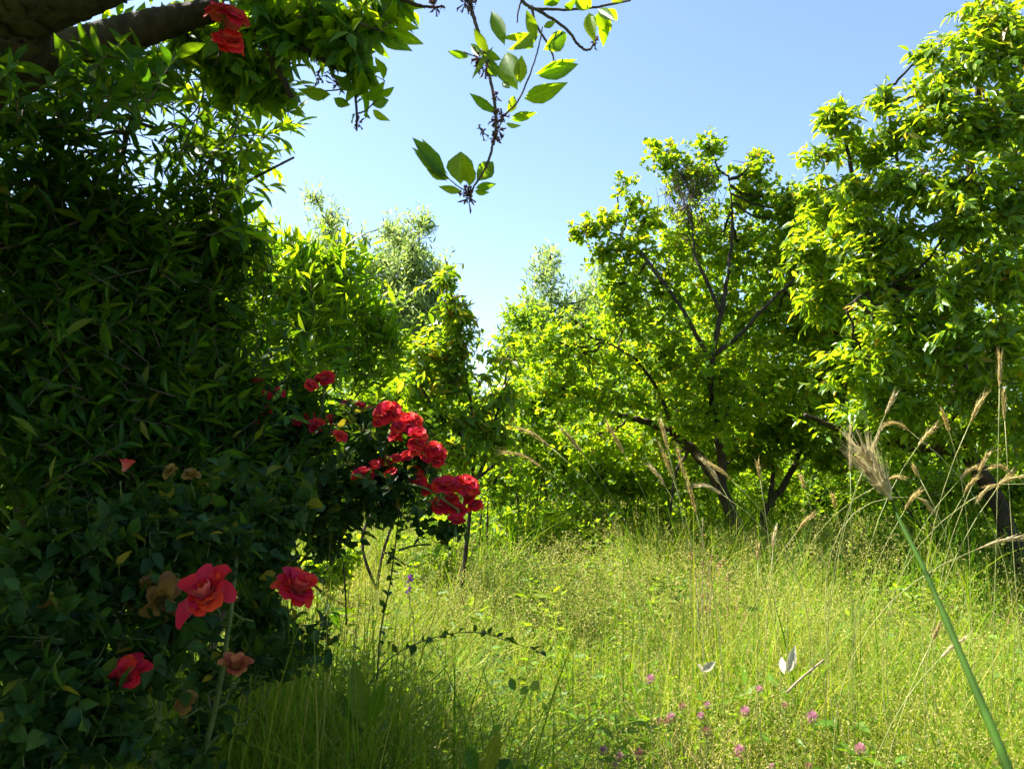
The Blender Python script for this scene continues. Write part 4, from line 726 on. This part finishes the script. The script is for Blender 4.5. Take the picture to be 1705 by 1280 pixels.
B = [
 ('golden ear arching left beside the slim drooping tree, upper of two', 860, 712, 918, 745, 3.2, (985, 830), .08), ('golden ear arching left beside the slim drooping tree, lower of two', 836, 752, 903, 779, 3.2, (1000, 860), .1),
 ('golden ear leaning left over the thicket, left of the lone upright one', 933, 712, 972, 758, 3.0, (1010, 850), .03), ('golden ear leaning left, first to the left of the leaning trunk', 1010, 705, 1040, 756, 3.0, (1075, 850), .02),
 ('golden ear upright before the leaning trunk, its tip highest', 1100, 702, 1113, 752, 2.9, (1128, 850), 0), ('golden ear just below the tallest one at the leaning trunk', 1100, 742, 1121, 798, 2.8, (1142, 880), 0),
 ('long golden ear crossing the leaning trunk at mid height', 1127, 748, 1143, 800, 2.7, (1160, 890), 0), ('golden ear standing low against the foot of the leaning trunk', 1145, 802, 1160, 856, 2.6, (1172, 930), 0),
 ('pale ear nodding left on a long white stem at the trunk', 1168, 763, 1199, 806, 2.8, (1240, 925), .06), ('short golden ear leaning left right of the trunk', 1180, 770, 1218, 799, 2.9, (1262, 880), .04),
 ('pale ear in the shade left of the trunk foot', 1083, 776, 1108, 810, 3.1, (1130, 880), .05), ('pale ear lying nearly level across the trunk foot', 1160, 808, 1204, 824, 2.8, (1250, 900), .12),
 ('small ear on a straight pale stem before the forked trunk', 1261, 768, 1266, 799, 2.9, (1276, 940), 0), ('tiny golden ear right of the forked trunk', 1333, 794, 1341, 816, 3.2, (1350, 880), 0),
 ('yellow green ear leaning right low in the meadow', 1355, 855, 1329, 882, 2.9, (1310, 950), .05), ('pale open ear among the panicles under the forked trunk', 1290, 880, 1287, 914, 2.6, (1284, 990), 0),
 ('short pale ear left of the open ear under the forked trunk', 1262, 908, 1262, 935, 2.6, (1264, 1010), 0),
 ('pale ear leaning right above the feathery barley head', 1490, 656, 1474, 690, 2.6, (1440, 840), 0), ('pale ear just above the feathery barley head, below another', 1468, 711, 1447, 760, 2.5, (1420, 880), -.03),
 ('golden ear bent over to the left near the dark limb', 1473, 706, 1517, 720, 2.5, (1585, 815), .16), ('golden ear leaning right under the dark limb', 1558, 711, 1529, 742, 2.6, (1490, 850), .05),
 ('slim golden ear leaning left before the big trunk', 1569, 683, 1581, 720, 2.7, (1592, 850), 0), ('golden ear leaning right, second tallest on the right', 1640, 655, 1615, 704, 2.5, (1598, 860), .02),
 ('tallest golden ear at the far right', 1665, 588, 1664, 646, 2.4, (1685, 850), 0), ('thick golden ear right below the tallest one', 1670, 648, 1673, 700, 2.4, (1692, 850), 0),
 ('golden ear pointing up right above the arched ones', 1645, 754, 1628, 788, 2.5, (1608, 880), 0), ('golden ear arching right low beside the big trunk', 1626, 778, 1599, 797, 2.5, (1575, 890), .1),
 ('golden ear curving right over the lower stems', 1627, 794, 1606, 822, 2.4, (1580, 920), .06), ('golden ear arched left at the right edge', 1650, 777, 1686, 788, 2.4, (1720, 870), .14),
 ('golden ear lying right at the right edge, above the lowest', 1700, 793, 1663, 806, 2.3, (1610, 900), .06), ('long golden ear leaning right across the crossing stems', 1682, 788, 1658, 816, 2.4, (1625, 910), .03),
 ('golden ear arching left among the crossing stems', 1628, 830, 1664, 806, 2.3, (1640, 900), .14), ('golden ear curving right, low beside the feathery barley head', 1530, 819, 1506, 850, 2.4, (1492, 940), .08),
 ('golden ear drooping right beneath the big trunk', 1552, 850, 1528, 828, 2.4, (1512, 930), .1), ('tiny ear leaning left behind the feathery barley head', 1521, 777, 1531, 795, 2.8, (1545, 880), 0),
 ('small level ear touching the feathery barley head', 1503, 796, 1476, 801, 2.2, (1450, 900), .12), ('thin upright ear left of the feathery barley head', 1415, 711, 1416, 786, 2.4, (1412, 900), 0),
 ('small golden ear low to the left of the feathery barley head', 1386, 824, 1392, 848, 2.7, (1396, 920), 0), ('pale ear lying level at the right edge in the meadow', 1706, 893, 1629, 913, 2.0, (1570, 985), .05),
 ('straw ear leaning right behind the broad green stalk', 1608, 1062, 1566, 1095, 1.9, (1540, 1180), .05), ('short straw ear left of the broad green stalk', 1565, 1040, 1552, 1066, 2.0, (1546, 1150), 0)]
for q in B: barley(q[0], *q[1:6], q[6], q[7] if len(q) > 7 else 0, pale=q[0].startswith(('pale', 'thin', 'straw')))
# near feathery barley ear on its broad stalk
f0 = P(1710, 1340, .42); f0 = np.array([f0[0], f0[1], 0]); nb = thing('barley_stalk', 'near feathery barley head on a broad green stalk at the right', 'grass stalk', f0)
base = P(1484, 832, .86); tip = P(1436, 752, .88)
gr, aw, pl = ear_meshes(base, tip, .0, .0095, 90, .032, .5)
gr.build('ear', M['pale_ear'], nb, False, 'stuff'); aw.build('awns', M['pale_ear'], nb, False, 'stuff')
mb = MB(); pl = np.vstack([trace([(1484, 832, .86), (1499, 868, .84), (1540, 950, .74), (1600, 1090, .60), (1655, 1220, .50), (1690, 1310, .45)], 8), [f0]])
mb.tube(pl, 0, rad=np.interp(np.linspace(0, 1, len(pl)), [0, .1, .25, .5, .52, .54, .8, 1], [.001, .0012, .0023, .0025, .0032, .0026, .0029, .003]), sides=10); mb.build('stem', M['darkstalk'], nb)
# ------------------------------------------------------------------ clover
def clover(label, px, py, s, col='clover', d=2.45, tall=1.0):
    c = P(px, py, d); f0 = np.array([c[0] + rng.normal(0, .05), c[1] + .1, 0.0]); th = thing('clover_flower', label, 'flower', f0, 'clover heads in the near meadow')
    r = s * d / F * .5; nfl = 70; v = []; f = []; ve = []
    for k in range(nfl):
        z = 1 - 1.75 * (k + .5) / nfl; q = math.sqrt(max(0, 1 - z * z)); a = k * 2.4; o = np.array([q * math.cos(a), q * math.sin(a), z * tall]); o = nrm(o)
        sd = nrm(np.cross(o, [.1, .2, .97])); l = r * rng.uniform(.9, 1.15); b0 = o * r * .3; e = o * l + np.array([0, 0, r * .25]); w_ = r * .17
        i = len(v); v += [b0, (b0 + e) * .6 + sd * w_, e, (b0 + e) * .6 - sd * w_]; ve += [0, .5, 1, .5]; f.append((i, i + 1, i + 2, i + 3))
    me = mesh_from('flower_head', np.array(v) + c - f0, np.array(f).ravel(), np.arange(len(f)) * 4, M[col], vein=np.array(ve)); o_ = bpy.data.objects.new('flower_head', me); C.objects.link(o_); o_.parent = th; o_['kind'] = 'stuff'
    mb = MB(); mb.tube(spline([c, c + [0, .01, -.1], (c + f0) / 2 + [.02, 0, 0], f0], 5), .0013, .002, 5); mb.build('stem', M['stalk'], th)
    for k in range(3):
        a = rng.uniform(0, 6.28) + k * 2.1; ax_ = np.array([math.cos(a), math.sin(a), .3]); L3 = r * 1.4
        mb = MB(); tv, tf, _ = T['oval']; ax_ = nrm(ax_); X_ = nrm(np.cross(ax_, [0, 0, 1])); N_ = np.cross(X_, ax_)
        mb.add((c - [0, 0, r * 1.6]) + L3 * (tv[:, :1] * .5 * X_ + tv[:, 1:2] * ax_ + tv[:, 2:] * N_), tf); mb.build('leaf', M['weed'], th, False)
for lab, x, y, s, col in [
 ('dusky purple clover head alone, highest and furthest left', 1083, 1132, 16, 'clover'), ('small pink clover head nearest the fallen stick', 1264, 1148, 11, 'clover'), ('small pink clover head, upper of two close together', 1178, 1175, 12, 'clover'), ('small pink clover head, lower of two close together', 1167, 1193, 13, 'clover'),
 ('pink clover head with a pale head right below it', 1117, 1195, 16, 'clover'), ('pale clover head touching the pink one above it', 1111, 1204, 14, 'clover_dry'), ('pink clover head on a clear stem below the pale dead leaf', 1241, 1186, 17, 'clover'), ('faint mauve clover head just below the fallen stick', 1307, 1176, 11, 'clover_dry'),
 ('tall pink clover head right of the fallen stick', 1353, 1196, 20, 'clover'), ('brown faded clover head below the close pink pair', 1177, 1219, 18, 'clover_dry'), ('dull pink clover head at lower left of the clover patch', 1005, 1251, 16, 'clover'), ('pale pink round clover head near the bottom edge', 1032, 1262, 15, 'clover'),
 ('orange brown seeding clover head near the bottom edge', 1064, 1257, 19, 'clover_dry'), ('pink clover head cut by the bottom edge at left', 1025, 1277, 14, 'clover'), ('pink and brown clover head, tallest near the bottom middle', 1232, 1250, 18, 'clover'), ('brown clover head under the pink one at bottom middle', 1230, 1264, 16, 'clover_dry'),
 ('pink clover head cut by the bottom edge in the middle', 1285, 1277, 12, 'clover'), ('bright magenta clover head alone at lower right', 1433, 1248, 18, 'clover'), ('brown clover head left of the pink and pale pair', 1098, 1202, 12, 'clover_dry'), ('dry tan clover head above the close pink pair', 1136, 1178, 13, 'clover_dry'), ('dark clover head cut by the bottom edge at right', 1347, 1277, 12, 'clover_dry')]:
    clover(lab, x, y, s * 1.15, col, 2.2 + rng.normal(0, .04))
# violet vetch
c = P(681, 972, 2.7); f0 = np.array([c[0], c[1], 0]); vt = thing('vetch_flower', 'violet vetch flower alone in the grass right of the rose bush', 'flower', f0)
for (px, py, n, s) in [(682, 963, 16, 9), (679, 980, 10, 8)]:
    mb_v = []; f = []; ve = []
    for k in range(n):
        q = P(px, py, 2.7) + rng.normal(0, 1, 3) * s * 2.7 / F * .32; a = nrm(rng.normal(0, 1, 3) + [0, -.3, .2]); sd = nrm(np.cross(a, rng.standard_normal(3))); i = len(mb_v)
        mb_v += [q, q + a * .009 + sd * .005, q + a * .015, q + a * .009 - sd * .005]; ve += [0, .7, 1, .7]; f.append((i, i + 1, i + 2, i + 3))
    me = mesh_from('florets', np.array(mb_v) - f0, np.array(f).ravel(), np.arange(len(f)) * 4, M['violet'], vein=np.array(ve)); o_ = bpy.data.objects.new('florets', me); C.objects.link(o_); o_.parent = vt; o_['kind'] = 'stuff'
mb = MB(); mb.tube(spline([P(681, 958, 2.7), P(682, 1000, 2.7), P(690, 1080, 2.7), f0], 5), .0013, .002, 5); mb.build('stem', M['stalk'], vt)
# dock with rusty seed
def dock(label, px, top, d, foot):
    f0 = P(px, foot, d); f0[2] = 0; th = thing('dock_plant', label, 'dock', f0)
    for k, (dx, tp) in enumerate([(0, top), (-22, top + 40), (18, top + 46), (34, top + 66)]):
        pl = spline([f0, P(px + dx * .4, top + 130, d), P(px + dx, tp, d)], 8); mb = MB(); mb.tube(pl, .003, .0012, 5); mb.build('stem', M['dead'], th)
        mb = MB()
        for q in range(46):
            t_ = rng.uniform(.45, 1); c = pl[int(t_ * (len(pl) - 1))] + rng.normal(0, .008, 3); a = nrm(rng.standard_normal(3)) * .007; sd = nrm(np.cross(a, rng.standard_normal(3))) * .004
            mb.add([c - a, c + sd, c + a, c - sd], [(0, 1, 2, 3)])
        mb.build('seeds', M['dock'], th, False, 'stuff')
dock('rusty brown dock seed stalks left of the trunk foot in the meadow', 1170, 862, 4.0, 1100)
dock('small reddish dock stalk beside the shaded trunk foot', 1212, 945, 4.2, 1080)

# ------------------------------------------------------------------ canes, sticks, big weed leaves, dead leaves
def single_cane(nm, label, pts, r0, r1, mat, cat='cane', thorns=0, leaves=None, lmat='rose_leaf'):
    f0 = P(*pts[0]); th = thing(nm, label, cat, f0); pl = trace(pts, 5); mb = MB(); mb.tube(pl, r0, r1, 6, wob=.06)
    mb.build('cane' if cat == 'cane' else 'stick', M[mat], th)
    if leaves:
        n = leaves; idx = rng.integers(4, len(pl), n); ax_ = nrm(rng.standard_normal((n, 3))); push(th, pl[idx], ax_, rng.standard_normal((n, 3)) * .5 + [0, 0, 1], rng.uniform(.02, .04, n), rng.uniform(.012, .024, n), 'oval', M[lmat], True)
    return th
single_cane('bramble_cane', 'thin upright thorny cane between the roses and the violet flower', [(628, 1130, 2.5), (634, 1050, 2.5), (648, 980, 2.45), (658, 910, 2.4), (664, 860, 2.38)], .0035, .002, 'cane', leaves=24)
single_cane('bramble_cane', 'arching thorny cane low over the shaded grass', [(600, 1160, 2.4), (650, 1095, 2.4), (720, 1062, 2.45), (790, 1052, 2.5), (850, 1068, 2.55), (900, 1085, 2.6)], .0025, .001, 'cane', leaves=26)
single_cane('garden_stake', 'short dark bare stick upright beside the dry patch', [(577, 1040, 3.4), (575, 985, 3.4), (570, 925, 3.4)], .004, .003, 'bark', 'stick')
single_cane('fallen_stick', 'pinkish bare stick lying slanted in the grass near the pale leaf', [(1310, 1152, 2.35), (1335, 1128, 2.38), (1372, 1098, 2.42)], .004, .003, 'dead', 'stick')
single_cane('grass_leaf', 'short brown green twig stub held level beside the thorny cane', [(664, 916, 2.4), (690, 908, 2.4), (718, 906, 2.4)], .004, .003, 'cane', 'twig')
def big_leaf(nm, label, leaves, cat, mat, d, tm='lance_full', foot=None):
    x0, y0 = leaves[0][:2]; f0 = P(x0, y0, d); th = thing(nm, label, cat, f0)
    pos = []; ax = []; nn = []; LL = []; WW = []
    for x0, y0, x1, y1, wpx in leaves:
        a = P(x0, y0, d); e = P(x1, y1, d + rng.normal(.02, .05)); pos.append(a); ax.append(e - a); LL.append(np.linalg.norm(e - a)); WW.append(wpx * d / F); nn.append(nrm(CAM - a) + rng.normal(0, .3, 3) + [0, 0, .2])
    push(th, pos, ax, nn, np.array(LL), np.array(WW), tm, M[mat], True)
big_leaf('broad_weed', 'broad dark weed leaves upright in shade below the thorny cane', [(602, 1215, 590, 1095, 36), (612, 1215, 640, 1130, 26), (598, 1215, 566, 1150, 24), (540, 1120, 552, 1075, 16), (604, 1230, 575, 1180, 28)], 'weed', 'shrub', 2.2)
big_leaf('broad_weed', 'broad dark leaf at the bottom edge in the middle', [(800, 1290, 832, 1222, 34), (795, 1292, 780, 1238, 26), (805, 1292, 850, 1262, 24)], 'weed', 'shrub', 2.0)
big_leaf('yellowing_weed', 'yellow green weed leaves in the middle of the meadow', [(858, 1150, 848, 1125, 14), (884, 1150, 898, 1130, 16), (866, 1156, 880, 1140, 12), (846, 1285, 850, 1262, 14), (860, 1285, 880, 1272, 14)], 'weed', 'weed', 2.3, 'oval_full')
big_leaf('dead_leaf', 'pale dried leaf propped upright in the grass beside a stem', [(1310, 1120, 1326, 1072, 17), (1306, 1122, 1300, 1090, 12), (1312, 1118, 1322, 1098, 9)], 'leaf', 'pale_leaf', 2.5, 'oval_full')
big_leaf('dead_leaf', 'pale dried leaf lying low left of the upright pale one', [(1160, 1106, 1178, 1128, 14), (1170, 1118, 1192, 1100, 13)], 'leaf', 'pale_leaf', 2.5, 'oval_full')

# ------------------------------------------------------------------ sort all leaves: the largest seen become single leaves, the rest joined crowns
allp = np.concatenate([q['pos'] + q['Y'] * q['L'][:, None] * .5 for q in BATCH]); owner = np.concatenate([np.full(len(q['pos']), i) for i, q in enumerate(BATCH)])
X_, Y_, D_ = project(allp); Lall = np.concatenate([q['L'] for q in BATCH]); Wall = np.concatenate([q['W'] for q in BATCH]); Nall = np.concatenate([q['N'] for q in BATCH])
inside = (D_ > .3) & (X_ > 4) & (X_ < 1701) & (Y_ > 4) & (Y_ < 1276)
cell = 7; key = (np.clip(X_, 0, 1704) // cell).astype(int) * 400 + (np.clip(Y_, 0, 1279) // cell).astype(int)
order = np.argsort(D_); order = order[inside[order]]
_, first = np.unique(key[order], return_index=True); vis = np.zeros(len(allp), bool); vis[order[first]] = True
facing = np.abs((Nall * nrm(CAM - allp)).sum(1))
score = np.where(vis, Lall * Wall * (.15 + facing) / np.maximum(D_, .3) ** 2, 0); score[Lall * F / np.maximum(D_, .3) < 9] = 0
things_ = {}
for i, q in enumerate(BATCH): things_.setdefault(q['th'].name, []).append(i)
MESH1 = {}
off = np.concatenate([[0], np.cumsum([len(q['pos']) for q in BATCH])])
for tn, idxs in things_.items():
    cand = np.concatenate([np.arange(off[i], off[i + 1]) for i in idxs if BATCH[i]['single']]) if any(BATCH[i]['single'] for i in idxs) else np.array([], int)
    cand = cand[np.argsort(-score[cand])][:300]; cand = set(int(c) for c in cand if score[c] > 0)
    for i in idxs:
        q = BATCH[i]; loc = np.array(q['th'].location); n = len(q['pos']); sel = np.array([off[i] + k in cand for k in range(n)]) if cand else np.zeros(n, bool)
        if sel.any():
            kk = (FULL[q['tm']], q['mat'].name)
            if kk not in MESH1:
                tv, tf, tve = T[kk[0]]; MESH1[kk] = mesh_from('leaf', tv, np.array([a for f in tf for a in f]), np.cumsum([0] + [len(f) for f in tf[:-1]]), q['mat'], vein=tve, smooth=True)
                at_ = MESH1[kk].attributes.new('solo', 'FLOAT', 'POINT'); at_.data.foreach_set('value', np.ones(len(tv), dtype=np.float32))
            for k in np.where(sel)[0]:
                o = bpy.data.objects.new('leaf', MESH1[kk]); C.objects.link(o); o.parent = q['th']
                p_ = q['pos'][k] - loc; wx = q['X'][k] * q['W'][k]; wy = q['Y'][k] * q['L'][k]; wz = q['N'][k] * min(q['L'][k], q['W'][k] * 1.6)
                o.matrix_basis = Matrix([[wx[a], wy[a], wz[a], p_[a]] for a in range(3)] + [[0, 0, 0, 1]])
        r = ~sel
        if r.any():
            me = joined(q['name'], q['pos'][r], q['X'][r], q['Y'][r], q['N'][r], q['L'][r], q['W'][r], q['tm'], q['mat'], loc)
            o = bpy.data.objects.new(q['name'], me); C.objects.link(o); o.parent = q['th']; o['kind'] = 'stuff'
